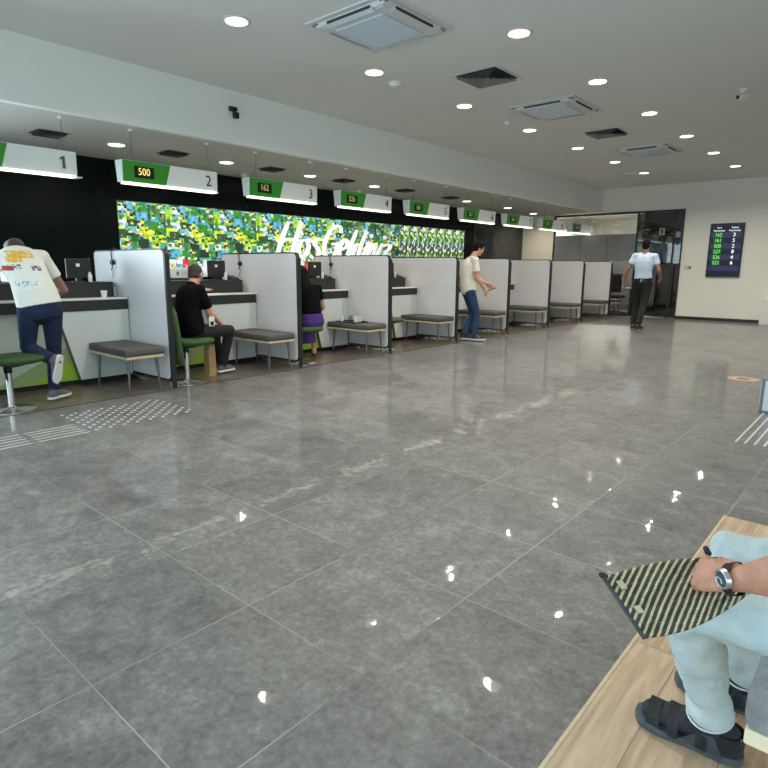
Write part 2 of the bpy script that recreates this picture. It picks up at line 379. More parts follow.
def tube(bm, pts, r, n=8, closed=False):
    pts = [V(p) for p in pts]; R_ = []; m = len(pts); up = None
    for i, p in enumerate(pts):
        a = pts[(i-1) % m] if (i or closed) else p; b = pts[(i+1) % m] if (i < m-1 or closed) else p
        d = (b-a).normalized(); 
        if up is None: u, w = frame_of(d)
        else:
            u = (up - d*up.dot(d)).normalized(); w = d.cross(u)
        up = u; rr = r[i] if isinstance(r, (list, tuple)) else r
        R_.append([bm.verts.new(p + (u*math.cos(t) + w*math.sin(t))*rr) for t in [2*PI*k/n for k in range(n)]])
    fs = []
    pairs = list(zip(R_, R_[1:])) + ([(R_[-1], R_[0])] if closed else [])
    for p, q in pairs:
        for i in range(n): fs.append(bm.faces.new([p[i], p[(i+1) % n], q[(i+1) % n], q[i]]))
    if not closed: fs.append(bm.faces.new(R_[0][::-1])); fs.append(bm.faces.new(R_[-1]))
    bmesh.ops.recalc_face_normals(bm, faces=fs); return bm
def lathe(bm, prof, c=(0, 0, 0), n=28):
    c = V(c); return loft(bm, [(c + V((0, 0, z)), V((r, 0, 0)), V((0, r, 0))) for r, z in prof], n)
def xf(bm, mtx): bmesh.ops.transform(bm, matrix=mtx, verts=bm.verts[:]); return bm
def arc(c, r, a0, a1, n, plane='xy', h=0):
    o = []
    for i in range(n+1):
        t = a0+(a1-a0)*i/n; a, b = r*math.cos(t), r*math.sin(t)
        o.append((c[0]+a, c[1]+b))
    return o
def obj(name, bm, m, parent=None, loc=None, smooth=None, off=None):
    me = bpy.data.meshes.new(name)
    if isinstance(bm, bmesh.types.BMesh):
        if off is not None: bmesh.ops.translate(bm, verts=bm.verts[:], vec=-V(off))
        bm.to_mesh(me); bm.free()
    else: me = bm; me.name = name
    if smooth is not None:
        for p in me.polygons: p.use_smooth = True
        if smooth < 3:
            try: me.set_sharp_from_angle(angle=smooth)
            except Exception: pass
    me.materials.clear(); me.materials.append(m if not isinstance(m, str) else M[m])
    o = bpy.data.objects.new(name, me); col.objects.link(o)
    if parent is not None: o.parent = parent
    if loc is not None: o.location = loc
    return o
def tag(o, label, cat, group=None):
    o['label'] = label; o['category'] = cat
    if group: o['group'] = group
    return o
def thing(name, label, cat, loc=(0, 0, 0), rz=0, group=None):
    o = bpy.data.objects.new(name, None); col.objects.link(o); o.location = loc; o.rotation_euler = (0, 0, rz)
    o.empty_display_size = .1
    return tag(o, label, cat, group)
def struct(name, bm, m, smooth=None):
    o = obj(name, bm, m, smooth=smooth); o['kind'] = 'structure'; return o
def dup(root, loc, label, rz=None, group=None):
    r = root.copy(); col.objects.link(r); r.location = loc; r['label'] = label
    if rz is not None: r.rotation_euler = (0, 0, rz)
    if group: r['group'] = group
    for ch in root.children:
        c = ch.copy(); col.objects.link(c); c.parent = r
        for g in ch.children:
            d = g.copy(); col.objects.link(d); d.parent = c
    return r
def origin(o, p):
    """move a single-mesh thing's origin to p"""
    o.data.transform(Matrix.Translation(-V(p))); o.location = p; return o
def text_mesh(s, size, ext=.002, align='CENTER'):
    cu = bpy.data.curves.new('t', 'FONT'); cu.body = s; cu.size = size; cu.extrude = ext; cu.align_x = align; cu.align_y = 'CENTER'
    cu.resolution_u = 3
    o = bpy.data.objects.new('t', cu); col.objects.link(o); bpy.context.view_layer.update()
    dg = bpy.context.evaluated_depsgraph_get(); me = bpy.data.meshes.new_from_object(o.evaluated_get(dg))
    bpy.data.objects.remove(o); return me
def text_obj(name, s, size, m, parent, loc, face='x', ext=.002, sx=1, shear=0):
    me = text_mesh(s, size, ext)
    if face == 'x': mt = Matrix(((0, 0, 1, 0), (1, 0, 0, 0), (0, 1, 0, 0), (0, 0, 0, 1)))      # reads along +Y, faces +X
    else: mt = Matrix(((1, 0, 0, 0), (0, 0, -1, 0), (0, 1, 0, 0), (0, 0, 0, 1)))               # reads along +X, faces -Y
    me.transform(mt @ Matrix.Diagonal((sx, 1, 1, 1)))
    return obj(name, me, m, parent, loc)
def fuse(bm, voxel=.008, it=4, fac=.5):
    """unite overlapping closed shapes into one smooth skin"""
    me = bpy.data.meshes.new('f'); bm.to_mesh(me); bm.free()
    o = bpy.data.objects.new('f', me); col.objects.link(o)
    r = o.modifiers.new('r', 'REMESH'); r.mode = 'VOXEL'; r.voxel_size = voxel; r.use_smooth_shade = True
    if it:
        s = o.modifiers.new('s', 'SMOOTH'); s.iterations = it; s.factor = fac
    bpy.context.view_layer.update(); dg = bpy.context.evaluated_depsgraph_get()
    res = bpy.data.meshes.new_from_object(o.evaluated_get(dg)); bpy.data.objects.remove(o); bpy.data.meshes.remove(me)
    return res
def fobj(name, bm, m, parent, off, voxel=.008, it=4, fac=.5):
    me = fuse(bm, voxel, it, fac); me.transform(Matrix.Translation(-V(off)))
    return obj(name, me, m, parent, smooth=9)

# ------------------------------------------------------------------ room shell
XR, YF, YE, XB, HC, HL = 3.2, -2.8, 16.85, -9.0, 3.44, 2.82
XK = -6.6            # bulkhead plane
struct('floor', B(-5.75, XR, YF, YE+3.4, -.1, 0), 'floor')
struct('floor.001', B(XB-.2, -5.75, YF, YE, -.1, 0), 'brown')
struct('floor.002', B(-.545, 1.9, -1.2, 3.43, -.004, .003), 'woodf')
struct('trim_1', B(-.556, -.545, -1.2, 3.43, -.002, .005), 'wood')
struct('trim_2', B(-5.757, -5.743, YF, YE, -.002, .003), 'bronze')
struct('ceiling', B(XK-.1, XR, YF, YE, HC, HC+.1), 'ceiling')
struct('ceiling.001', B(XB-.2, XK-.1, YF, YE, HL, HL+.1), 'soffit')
struct('wall_bulkhead', B(XK-.1, XK, YF, YE, HL, HC), 'bulkhead')
struct('wall_left', B(XB-.2, XB, 3.8, 14.08, 0, HL), 'black')
struct('wall_left.001', B(XB-.2, XB, 14.08, YE, 0, HL), 'darkgloss')
def side_wall(x0, x1, ya, yb, h):
    bm = BM(); box(bm, x0, x1, YF, ya, 0, h); box(bm, x0, x1, ya, yb, 0, .15); box(bm, x0, x1, ya, yb, 2.6, h); box(bm, x0, x1, yb, 3.8, 0, h); return bm
struct('wall_left.002', side_wall(XB-.2, XB, -2.4, 1.9, HL), 'black')
struct('window_6', B(XB-.11, XB-.09, -2.4, 1.9, .15, 2.6), 'winglass')
# end wall: white part right of the glazing, header above, beige part behind the last counters
struct('wall_end', B(-4.42, XR, YE, YE+.15, 0, HC), 'wallend')
struct('wall_end.001', B(XK-.0, -4.42, YE, YE+.15, 2.80, HC), 'wallend')
struct('wall_end.002', B(XB, -7.98, YE, YE+.15, 0, HL), 'beige')
struct('baseboard_end', B(-4.42, -2.47, YE-.012, YE, 0, .075), 'bronze')
struct('wall_right', side_wall(XR, XR+.15, -2.4, 3.6, HC), 'wallout')
struct('wall_right.001', B(XR, XR+.15, 3.8, YE, 0, HC), 'wallout')
struct('window_7', B(XR+.07, XR+.09, -2.4, 3.6, .15, 2.6), 'winglass')  # unseen window, added so daylight reaches the bulkhead and counter fronts
# street front behind the camera, with big windows that let the daylight in
def front_wall():
    bm = BM(); y0, y1 = YF-.15, YF
    box(bm, XB-.2, XR, y0, y1, 0, .12); box(bm, XB-.2, XR, y0, y1, 2.75, HC)
    for x in (-9.1, -5.9, -2.9, .1, 3.1): box(bm, x-.1, x+.1, y0, y1, .12, 2.75)
    return bm
struct('wall_front', front_wall(), 'wallout')
for i, x in enumerate((-9.0, -5.8, -2.8, .2)):
    x1 = (-6.0, -3.0, 0.0, 3.0)[i]
    w = struct('window_%d' % (i+1), B(x, x1, YF-.09, YF-.07, .12, 2.75), 'winglass')
# glazed screen to the room at the end (from the beige wall to the white wall)
def glazing():
    # frame members
    bm = BM(); f = .035
    box(bm, -7.98, -4.42, YE-.03, YE+.05, 2.75, 2.80)
    for x in (-7.98, -5.60, -4.66, -4.455): box(bm, x, x+f, YE-.03, YE+.05, 0, 2.75)
    box(bm, -7.98, -5.6, YE-.02, YE+.04, 0, .05)
    o = struct('window_5', bm, 'bronze')
    for a, b_ in ((-7.945, -7.16), (-7.15, -6.38), (-6.37, -5.60)):
        p = obj('pane', B(a, b_, YE, YE+.01, .05, 2.75), 'glass', o)
        obj('frosted_film', B(a-.006, b_+.006, YE-.003, YE-.001, 1.48, 2.22), 'film', p)
        obj('film_seam', B(b_+.002, b_+.010, YE-.005, YE-.003, 1.48, 2.22), 'bronze', p)
    obj('pane', B(-4.625, -4.455, YE, YE+.01, .02, 2.75), 'dglass', o)
    d = struct('door_1', B(-5.565, -4.66, YE, YE+.012, .02, 2.74), 'dglass')
    obj('door_handle', tube(BM(), [(-5.49, YE-.05, .8), (-5.49, YE-.05, 1.4)], .012), 'chrome', d)
    obj('door_closer', B(-5.56, -5.50, YE-.05, YE, 2.28, 2.52, bev=.01), 'blackpl', d)
    s = obj('notice', B(-5.02, -4.88, YE-.004, YE-.001, 2.16, 2.34), 'notice', d)
    obj('pictogram', B(-4.975, -4.925, YE-.006, YE-.004, 2.21, 2.31), 'blackpl', s)
    obj('notice', B(-4.60, -4.49, YE-.004, YE-.001, 2.10, 2.24), 'notice', o)
glazing()
# the room beyond the glass
YR = YE+3.2
def room():
    struct('wall_room', B(-8.1, -4.3, YR, YR+.1, 0, 2.9), 'roomwall')
    struct('wall_room.001', B(-8.2, -8.1, YE+.1, YR, 0, 2.9), 'roomwall')
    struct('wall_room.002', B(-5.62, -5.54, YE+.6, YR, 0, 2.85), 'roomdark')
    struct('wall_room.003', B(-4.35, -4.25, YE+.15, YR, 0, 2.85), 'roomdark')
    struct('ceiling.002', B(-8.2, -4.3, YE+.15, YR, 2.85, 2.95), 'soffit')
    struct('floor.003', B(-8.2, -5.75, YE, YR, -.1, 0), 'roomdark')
    t = thing('filler_cabinet', 'dark office cabinet added behind the glass screen to keep its lower half dark', 'cabinet', (-6.9, YE+2.6, 0))
    obj('body', B(-1.15, 1.15, -.25, .25, 0, 1.62, bev=.01), 'roomdark', t)  # added, tall and near black, to hide the lit wall below the film
    for k in range(4): obj('door', B(-1.08+.54*k, -.57+.54*k, -.27, -.25, .1, 1.58, bev=.004), 'blackmat', t)
    t = thing('office_desk', 'dark desk with brown top edge behind the glass screen', 'desk', (-6.6, YE+1.0, 0))
    obj('desktop', B(-.8, .8, -.35, .35, .70, .74, bev=.004), 'leather', t)
    for s in (-1, 1): obj('side_panel', B(.74*s-.02, .74*s+.02, -.33, .33, 0, .70), 'blackmat', t)
    t = thing('office_chair', 'black office chair at the desk behind the glass screen', 'chair', (-6.3, YE+.5, 0))
    obj('backrest', B(-.24, .24, -.03, .03, .62, 1.15, bev=.028, seg=3), 'blackcloth', t)
    obj('seat', B(-.24, .24, -.02, .42, .44, .52, bev=.03, seg=3), 'blackcloth', t)
    obj('column', cyl(BM(), (0, .2, .06), (0, .2, .44), .025), 'blackpl', t)
    b = BM()
    for k in range(5):
        a = 2*PI*k/5; caps(b, (0, .2, .07), (.27*math.cos(a), .2+.27*math.sin(a), .04), .02, .015, 8)
    obj('base', b, 'blackpl', t)
room()

# dark joinery details on the black left wall
for k, (a, b_, z0, z1) in enumerate(((2.05, 2.62, 1.25, 2.2),)):
    tag(origin(obj('wall_panel', B(XB, XB+.03, a, b_, z0, z1, bev=.004), 'darkgloss'), (XB, (a+b_)/2, z0)), 'dark green-grey wall panel behind the first counter', 'panel')

# ------------------------------------------------------------------ floor marks
st0 = obj('tactile_stud', lathe(BM(), [(.016, 0), (.016, .002), (.011, .005), (.004, .0055)], n=12), 'stud', smooth=.6)
tag(st0, 'round metal stud of the dotted tactile field in front of the first and second counters', 'floor stud', 'tactile studs in front of the counters')
first = True
for i in range(13):
    for j in range(16):
        if (i+j) % 2: continue
        x = -5.43 + i*.0575; y = 1.93 + j*.0575
        o = st0 if first else st0.copy()
        if not first: col.objects.link(o)
        first = False; o.location = (x, y, 0)
def tactile_bar(x, y0, y1, label, group):
    o = obj('tactile_bar', B(-.009, .009, 0, y1-y0, 0, .004, bev=.0018), 'bar'); o.location = (x, y0, 0); return tag(o, label, 'floor strip', group)
for k in range(5):
    x = -5.03+.078*k
    tactile_bar(x, 1.50, 1.87, 'short raised tactile strip ending at the dotted stud field', 'tactile strips by the stud field')
    tactile_bar(x, .95, 1.46, 'raised tactile strip running off the left edge of the picture', 'tactile strips at the left edge')
for k in range(5): tactile_bar(-.80+.062*k, 5.03-.0*k, 6.28, 'long raised tactile strip on the floor at the right edge', 'tactile strips at the right')
t = thing('floor_sticker', 'round orange and cream ring sticker on the far right floor', 'sticker', (-1.29, 8.09, 0))
b = BM()
def annulus(bm, r0, r1, z0, z1, n=40):
    A = [[bm.verts.new((r*math.cos(2*PI*i/n), r*math.sin(2*PI*i/n), z)) for i in range(n)] for r, z in ((r0, z0), (r1, z0), (r1, z1), (r0, z1))]
    fs = []
    for a, c in ((0, 1), (1, 2), (2, 3), (3, 0)):
        for i in range(n): fs.append(bm.faces.new([A[a][i], A[a][(i+1) % n], A[c][(i+1) % n], A[c][i]]))
    bmesh.ops.recalc_face_normals(bm, faces=fs); return bm
obj('ring', annulus(b, .075, .15, .0005, .002), 'ring', t); obj('outer_rim', annulus(BM(), .15, .165, .0005, .002), 'ringw', t)

# ------------------------------------------------------------------ counters, partitions, benches, chairs, signs
PITCH, PY0, PX = 1.80, 3.225, -5.80
ordn = ['first', 'second', 'third', 'fourth', 'fifth', 'sixth', 'seventh', 'eighth', 'ninth']
def rrect(x0, x1, z0, z1, r, n=6):
    p = []
    for cx, cz, a in ((x1-r, z0+r, -PI/2), (x1-r, z1-r, 0), (x0+r, z1-r, PI/2), (x0+r, z0+r, PI)):
        p += arc((cx, cz), r, a, a+PI/2, n)
    return p
def make_partition():
    t = thing('privacy_partition', '', 'partition', (0, 0, 0), 0, 'white privacy partitions between the counters')
    obj('panel', prism(BM(), rrect(-1.665, -.03, .09, 1.462, .055), 'y', -.022, .022), 'panelw', t, smooth=.5)
    # dark edge band running round the panel, standing on the floor at its front
    bm = BM(); o_ = rrect(-1.68, -.008, .07, 1.477, .07); i_ = rrect(-1.665, -.03, .09, 1.462, .055); n = len(o_)
    L = [[bm.verts.new((p[0], y, p[1])) for p in q] for q, y in ((o_, -.024), (o_, .024), (i_, .024), (i_, -.024))]
    fs = []
    for a in range(4):
        c = (a+1) % 4
        for i in range(n): fs.append(bm.faces.new([L[a][i], L[a][(i+1) % n], L[c][(i+1) % n], L[c][i]]))
    bmesh.ops.recalc_face_normals(bm, faces=fs)
    obj('edge_band', bm, 'edge', t, smooth=.6)
    obj('front_post', B(-.014, .010, -.026, .026, 0, 1.405, bev=.004), 'edge', t)
    obj('foot', B(-.09, 0, -.03, .03, 0, .03, bev=.004), 'chrome', t)
    obj('foot', B(-.75, -.66, -.03, .03, 0, .03, bev=.004), 'chrome', t)
    return t
def make_bench():
    t = thing('waiting_bench', '', 'bench', (0, 0, 0), 0, 'grey cushioned benches along the counters')
    obj('cushion', B(-.86, 0, -.215, .215, .385, .465, bev=.022, seg=3), 'cushion', t, smooth=.9)
    obj('frame', B(-.85, -.01, -.205, .205, .355, .385, bev=.005), 'wood', t)
    for x in (-.75, -.08):
        for y in (-.15, .15):
            b = BM(); sx = -.03 if x < -.3 else .03; sy = math.copysign(.02, y)
            loft(b, [((x, y, .355), V((.017, 0, 0)), V((0, .017, 0))), ((x+sx*.6, y+sy, .0), V((.010, 0, 0)), V((0, .010, 0)))], 10)
            obj('leg', b, 'legm', t, smooth=.9)
    obj('stretcher', tube(BM(), [(-.77, .16, .09), (-.06, .16, .09)], .008), 'legm', t)
    return t
def make_chair():
    t = thing('customer_chair', '', 'chair', (0, 0, 0), 0, 'green customer chairs at the counters')
    # faces +y locally; column a little behind the seat centre
    b = BM()
    loft(b, [(V((0, .08+dy, z)), V((rx, 0, 0)), V((0, ry, 0))) for rx, ry, z, dy in ((.16, .17, .425, 0), (.225, .225, .44, 0), (.245, .24, .465, 0), (.24, .235, .488, 0), (.20, .19, .498, 0), (.08, .08, .50, 0))], 28)
    obj('seat', b, 'green', t, smooth=9)
    b = BM(); loft(b, [(V((0, .04, .395)), V((.07, 0, 0)), V((0, .07, 0))), (V((0, .06, .43)), V((.17, 0, 0)), V((0, .17, 0)))], 20)
    obj('seat_plate', b, 'blackpl', t)
    b = BM(); rs = []
    for k in range(11):      # a curved shell of a backrest growing out of the seat's rear
        s = k/10; z = .25+.64*s; w = .235*math.sin(PI*(.22+.70*s*.98))**.5 if s < .98 else .06
        rs.append((s, z, w))
    grid = []
    for s, z, w in rs:
        row = []
        for i in range(13):
            a = -1+2*i/12; x = w*a*1.0; y = -.155-.035*s + .075*abs(a)**2
            row.append((x, y, z - .03*abs(a)**3))
        grid.append(row)
    F = [[b.verts.new(p) for p in r] for r in grid]; K = [[b.verts.new((p[0]*1.02, p[1]-.035, p[2])) for p in r] for r in grid]
    fs = []
    for i in range(10):
        for j in range(12):
            fs.append(b.faces.new([F[i][j], F[i][j+1], F[i+1][j+1], F[i+1][j]])); fs.append(b.faces.new([K[i][j], K[i+1][j], K[i+1][j+1], K[i][j+1]]))
    for j in range(12):
        fs.append(b.faces.new([F[0][j], K[0][j], K[0][j+1], F[0][j+1]])); fs.append(b.faces.new([F[10][j], F[10][j+1], K[10][j+1], K[10][j]]))
    for i in range(10):
        fs.append(b.faces.new([F[i][0], F[i+1][0], K[i+1][0], K[i][0]])); fs.append(b.faces.new([F[i][12], K[i][12], K[i+1][12], F[i+1][12]]))
    bmesh.ops.recalc_face_normals(b, faces=fs)
    obj('backrest', b, 'green', t, smooth=9)
    c = obj('column', cyl(BM(), (0, 0, .012), (0, 0, .34), .026, .026), 'chrome', t, smooth=.9)
    obj('gas_lift', cyl(BM(), (0, 0, .34), (0, 0, .40), .034, .034), 'blackpl', t)
    obj('base', lathe(BM(), [(.20, 0), (.20, .005), (.19, .010), (.05, .016), (.03, .03)], n=32), 'chrome', t, smooth=.6)
    return t
def make_counter():
    # local origin: floor at the partition plane; runs from y=-PITCH+.03 to -.03
    t = thing('counter_unit', '', 'counter', (0, 0, 0), 0, 'service counter units')
    y0, y1 = -PITCH+.03, -.03
    obj('front_panel', prism(BM(), [(-.62, .06), (y1, .06), (y1, .81), (-.80, .81)], 'x', -6.72, -6.68, bev=.003), 'deskw', t)
    obj('kick_panel', B(-6.85, -6.76, y0, y1, 0, .075), 'kick', t)
    obj('knee_panel', B(-6.74, -6.72, y0, -.60, .06, .81), 'swoosh', t)
    obj('panel_edge', prism(BM(), [(-.625, .06), (-.612, .06), (-.792, .81), (-.805, .81)], 'x', -6.72, -6.678), 'legm', t)
    obj('apron', B(-6.86, -6.67, y0, y1, .812, .925, bev=.003), 'deskd', t)
    obj('back_panel', B(-7.48, -7.45, y0, y1, 0, .91), 'deskd', t)
    obj('riser', B(-7.30, -6.92, y0, y1-.04, .942, 1.10, bev=.003), 'deskd', t)
    obj('riser_cap', B(-7.31, -6.91, y0, y1-.04, 1.10, 1.113, bev=.003), 'edge', t)
    return t
def make_worktop():
    t = obj('worktop', B(-7.50, -6.655, -PITCH+.03, -.03, .925, .942, bev=.003), 'topw'); return t
def make_monitor():
    t = thing('computer_monitor', '', 'monitor', (0, 0, 0), 0, 'monitors on the counters')
    obj('housing', B(-.03, .0, -.135, .135, .04, .26, bev=.006), 'blackpl', t)
    obj('screen', B(-.033, -.030, -.125, .125, .05, .25), 'disp', t)
    obj('stand', B(-.06, -.0, -.03, .03, .005, .05, bev=.004), 'blackpl', t); obj('foot', B(-.09, .03, -.08, .08, 0, .008, bev=.002), 'blackpl', t)
    obj('rear_badge', B(.0, .003, -.03, .01, .17, .205), 'white', t)
    return t
def make_dispenser():
    t = thing('pump_bottle', '', 'bottle', (0, 0, 0), 0, 'white bottles on the counter risers')
    obj('bottle', lathe(BM(), [(.020, 0), (.022, .005), (.022, .075), (.016, .088), (.009, .094)], n=16), 'white', t, smooth=.9)
    obj('cap', lathe(BM(), [(.012, .094), (.012, .108), (.006, .112)], n=12), 'white', t, smooth=.9)
    return t
def make_headset():
    # hangs over the partition's top edge (local origin at the top edge)
    t = thing('headset', '', 'headset', (0, 0, 0), 0, 'headsets hung over the partitions')
    pts = [(-.0, .03, -.05), (.0, .028, .0), (0, .0, .022), (-.0, -.030, .0), (.005, -.038, -.05), (.02, -.040, -.10), (.035, -.042, -.13)]
    obj('headband', tube(BM(), pts, .007), 'blackpl', t, smooth=9)
    obj('earpiece', cyl(BM(), (.035, -.028, -.145), (.035, -.062, -.145), .030, .027, 20), 'blackpl', t, smooth=.8)
    obj('earpiece', cyl(BM(), (0, .027, -.07), (0, .055, -.07), .030, .027, 20), 'blackpl', t, smooth=.8)
    obj('microphone_boom', tube(BM(), [(.035, -.045, -.16), (.03, -.05, -.20), (.01, -.05, -.235)], .005), 'blackpl', t, smooth=9)
    obj('cable', tube(BM(), [(.035, -.045, -.17), (.038, -.042, -.24), (.02, -.040, -.29), (-.01, -.04, -.31)], .0035), 'blackpl', t, smooth=9)
    return t
def make_phone():
    t = thing('desk_phone', '', 'phone', (0, 0, 0), 0, 'desk phones on the counter risers')
    obj('body', prism(BM(), [(-.08, 0), (.08, 0), (.08, .02), (-.08, .06)], 'y', -.07, .07, bev=.004), 'blackpl', t)
    obj('handset', caps(BM(), (-.06, -.055, .065), (.06, -.055, .045), .016, .016), 'boxg', t, smooth=9)
    return t
parts = make_partition(); bench0 = make_bench(); chair0 = make_chair(); count0 = make_counter(); wt0 = make_worktop()
mon0 = make_monitor(); disp0 = make_dispenser(); head0 = make_headset(); ph0 = make_phone()
used = set()
def place(root, loc, label, rz=0, group=None):
    if root.name not in used:
        used.add(root.name); root.location = loc; root.rotation_euler = (0, 0, rz); root['label'] = label; return root
    return dup(root, loc, label, rz)
extra_part = {0: ', largest at the left with a headset on top', 1: ', behind the seated man in black', 2: ', behind the bench with the tea tray',
              3: ', left of the standing man', 4: ', right behind the standing man', 5: ', two past the standing man', 6: ', last but one in the row', 7: ', last and farthest in the row'}
for k in range(9):
    yp = PY0+PITCH*k
    n_ = ordn[k]
    if k < 8: place(parts, (PX, yp, 0), 'white %s privacy partition with black edge%s' % (n_, extra_part[k]))
    if k < 8:
        bl = {0: 'in front of the first counter, nearest', 1: 'beside the seated man in black', 2: 'carrying the tray of tea glasses', 3: 'left of the standing man',
              4: 'behind the legs of the standing man', 5: 'of the sixth booth, just right of the standing man', 6: 'of the seventh booth', 7: 'of the eighth booth, by the guard'}[k]
        place(bench0, (-5.80, yp-.30, 0), 'grey cushioned bench on thin legs ' + bl)
    else: place(bench0, (-5.80, YE-.30, 0), 'grey cushioned bench in the shadow before the glass screen, ninth and last')
    cl = {0: 'the bending man kneels on', 1: 'with tall back, under the man in black', 2: 'under the woman in purple', 3: 'partly showing behind the third partition'}.get(k, 'mostly hidden in the %s booth' % n_)
    if k < 8: place(chair0, [(-6.0, 1.72, 0), (-6.0, 3.50, 0), (-6.08, 5.27, 0), (-6.16, 7.12, 0)][k] if k < 4 else (-6.42, yp-1.80+.265, 0), 'green upholstered swivel chair ' + cl, rz=-.30)
    # counters
    if k < 8:
        c = place(count0, (0, yp, 0), 'white and black service counter with slanted front panel, %s from the left' % n_)
        w = wt0 if k == 0 else wt0.copy()
        if k: col.objects.link(w)
        w.location = (0, yp, 0); tag(w, 'thin white worktop of the %s service counter from the left' % n_, 'worktop', 'white worktops of the counters')
        place(mon0, (-7.05, yp-.38, 1.113), 'black monitor seen from behind on the %s counter' % n_)
        place(disp0, (-6.97, yp-.30, 1.113), 'small white bottle on the riser of the %s counter' % n_)
    if k < 3: place(head0, (-6.98-.05*k, yp, 1.478), 'black headset hung over the top edge of the %s partition' % n_)
    if 0 < k < 4: place(ph0, (-7.07, yp-.13, 1.113), 'dark desk phone on the riser of the %s counter' % n_)
count_last = dup(count0, (0, YE-.02, 0), 'white and black service counter with slanted front panel, ninth, against the end wall')
count_last.scale.y = .53; w = wt0.copy(); col.objects.link(w); w.location = (0, YE-.02, 0); w.scale.y = .53; w['label'] = 'thin white worktop of the ninth service counter against the end wall'

# ---- signs
SX = -6.85
DIG = {1: '162', 2: '500', 3: '162', 4: '526', 5: '161', 6: '521', 7: '160', 8: '527', 9: '158'}
def sign(k):
    ye = 2.84+1.74*(k-1); L_ = 1.25; y0 = ye-L_
    t = thing('counter_sign', 'hanging white and green lit counter sign with number %d' % k, 'sign', (SX, y0, 2.22), 0, 'numbered signs above the counters')
    d = .15
    # wedge-shaped housing: deeper at the top, front face nearly upright
    obj('housing', prism(BM(), [(0, .022), (.01, .262), (-d, .262), (-d+.03, .022)], 'y', 0, L_, bev=.003), 'signw', t)
    b = BM(); vs = [(.0025, .012, .026), (.0025, .535, .026), (.0125, .60, .258), (.0125, .012, .258)]
    f = [b.verts.new(p) for p in vs]; g = [b.verts.new((p[0]-.002, p[1], p[2])) for p in vs]
    fs = [b.faces.new(f), b.faces.new(g[::-1])]
    for i in range(4): fs.append(b.faces.new([f[i], g[i], g[(i+1) % 4], f[(i+1) % 4]]))
    bmesh.ops.recalc_face_normals(b, faces=fs)
    obj('green_face', b, 'signg', t)
    dp = obj('number_display', B(.006, .016, .145, .385, .080, .205, bev=.003), 'disp', t)
    text_obj('digits', DIG[k], .115, 'digit' if k == 2 else 'digitdim', dp, (.0175, .26, .143), 'x', .0008, sx=.85)
    if k == 1: obj('number', prism(BM(), [(L_-.145, .082), (L_-.118, .082), (L_-.118, .205), (L_-.142, .205), (L_-.175, .178), (L_-.165, .165), (L_-.145, .178)], 'x', .008, .0115), 'numg', t)
    else: text_obj('number', str(k), .185, 'numg' if k == 1 else 'blackpl', t, (.010, L_-.13, .135), 'x', .0015, sx=.95)
    obj('light_strip', B(-.085, .012, .02, L_-.02, 0, .018, bev=.004), 'led', t)
    obj('end_bracket', B(-.12, .0, L_-.01, L_+.05 if k == 1 else L_+.015, .004, .016), 'signw', t)
    for q, yy in enumerate((.10, L_-.16)):
        w_ = obj('suspension_wire', tube(BM(), [(-.006, yy-.03, .262), (-.006, yy+.04, .42), (-.006, yy+.04, HL-2.22)], .0022, 6), 'legm', t)
        obj('wire', tube(BM(), [(-.006, yy+.03, .262), (-.006, yy+.04, .42)], .0022, 6), 'legm', w_)
        obj('ceiling_cap', cyl(BM(), (-.006, yy+.04, HL-2.22-.02), (-.006, yy+.04, HL-2.22), .025, .028, 16), 'white', w_)
    return t
for k in range(1, 10): sign(k)

# ---- mosaic light box and the white script lettering
t = thing('mosaic_lightbox', 'long wall panel of small bright green, yellow and white pictures', 'wall panel', (XB, 4.25, 1.12))
obj('picture_face', B(.03, .035, 0, 9.30, 0, 1.13), 'mosaic', t); obj('casing', B(0, .03, -.01, 9.31, -.01, 1.14), 'blackmat', t)
# letters as brush strokes: polylines (u along the wall, v up) with stroke widths
def stroke(bm, pts, w, x0, x1, sl=.0):
    """flat-faced brush stroke with round ends, pts in (y,z), extruded in x"""
    P = []
    n = len(pts)
    for i in range(n-1):           # Catmull-Rom resample
        p0 = V((*pts[max(i-1, 0)], 0)); p1 = V((*pts[i], 0)); p2 = V((*pts[i+1], 0)); p3 = V((*pts[min(i+2, n-1)], 0))
        for s in range(6):
            u = s/6; P.append(.5*((2*p1)+(-p0+p2)*u+(2*p0-5*p1+4*p2-p3)*u*u+(-p0+3*p1-3*p2+p3)*u**3))
    P.append(V((*pts[-1], 0)))
    L_, R_ = [], []
    m = len(P)
    for i, p in enumerate(P):
        d = (P[min(i+1, m-1)]-P[max(i-1, 0)]).normalized(); nn = V((-d.y, d.x, 0))
        s = i/(m-1); ww = w*(.55+.45*math.sin(PI*min(1, max(0, .12+s*.8)))) * (1.15 if abs(d.y) > .7 else .8)
        L_.append(p+nn*ww/2); R_.append(p-nn*ww/2)
    fs = []
    A = [[bm.verts.new((x, q.x, q.y)) for q in side] for x in (x0, x1) for side in (L_, R_)]
    for i in range(m-1):
        fs.append(bm.faces.new([A[0][i], A[0][i+1], A[1][i+1], A[1][i]])); fs.append(bm.faces.new([A[2][i], A[3][i], A[3][i+1], A[2][i+1]]))
        fs.append(bm.faces.new([A[0][i], A[2][i], A[2][i+1], A[0][i+1]])); fs.append(bm.faces.new([A[1][i], A[1][i+1], A[3][i+1], A[3][i]]))
    for i in (0, m-1): fs.append(bm.faces.new([A[0][i], A[1][i], A[3][i], A[2][i]]))
    bmesh.ops.recalc_face_normals(bm, faces=fs); return bm
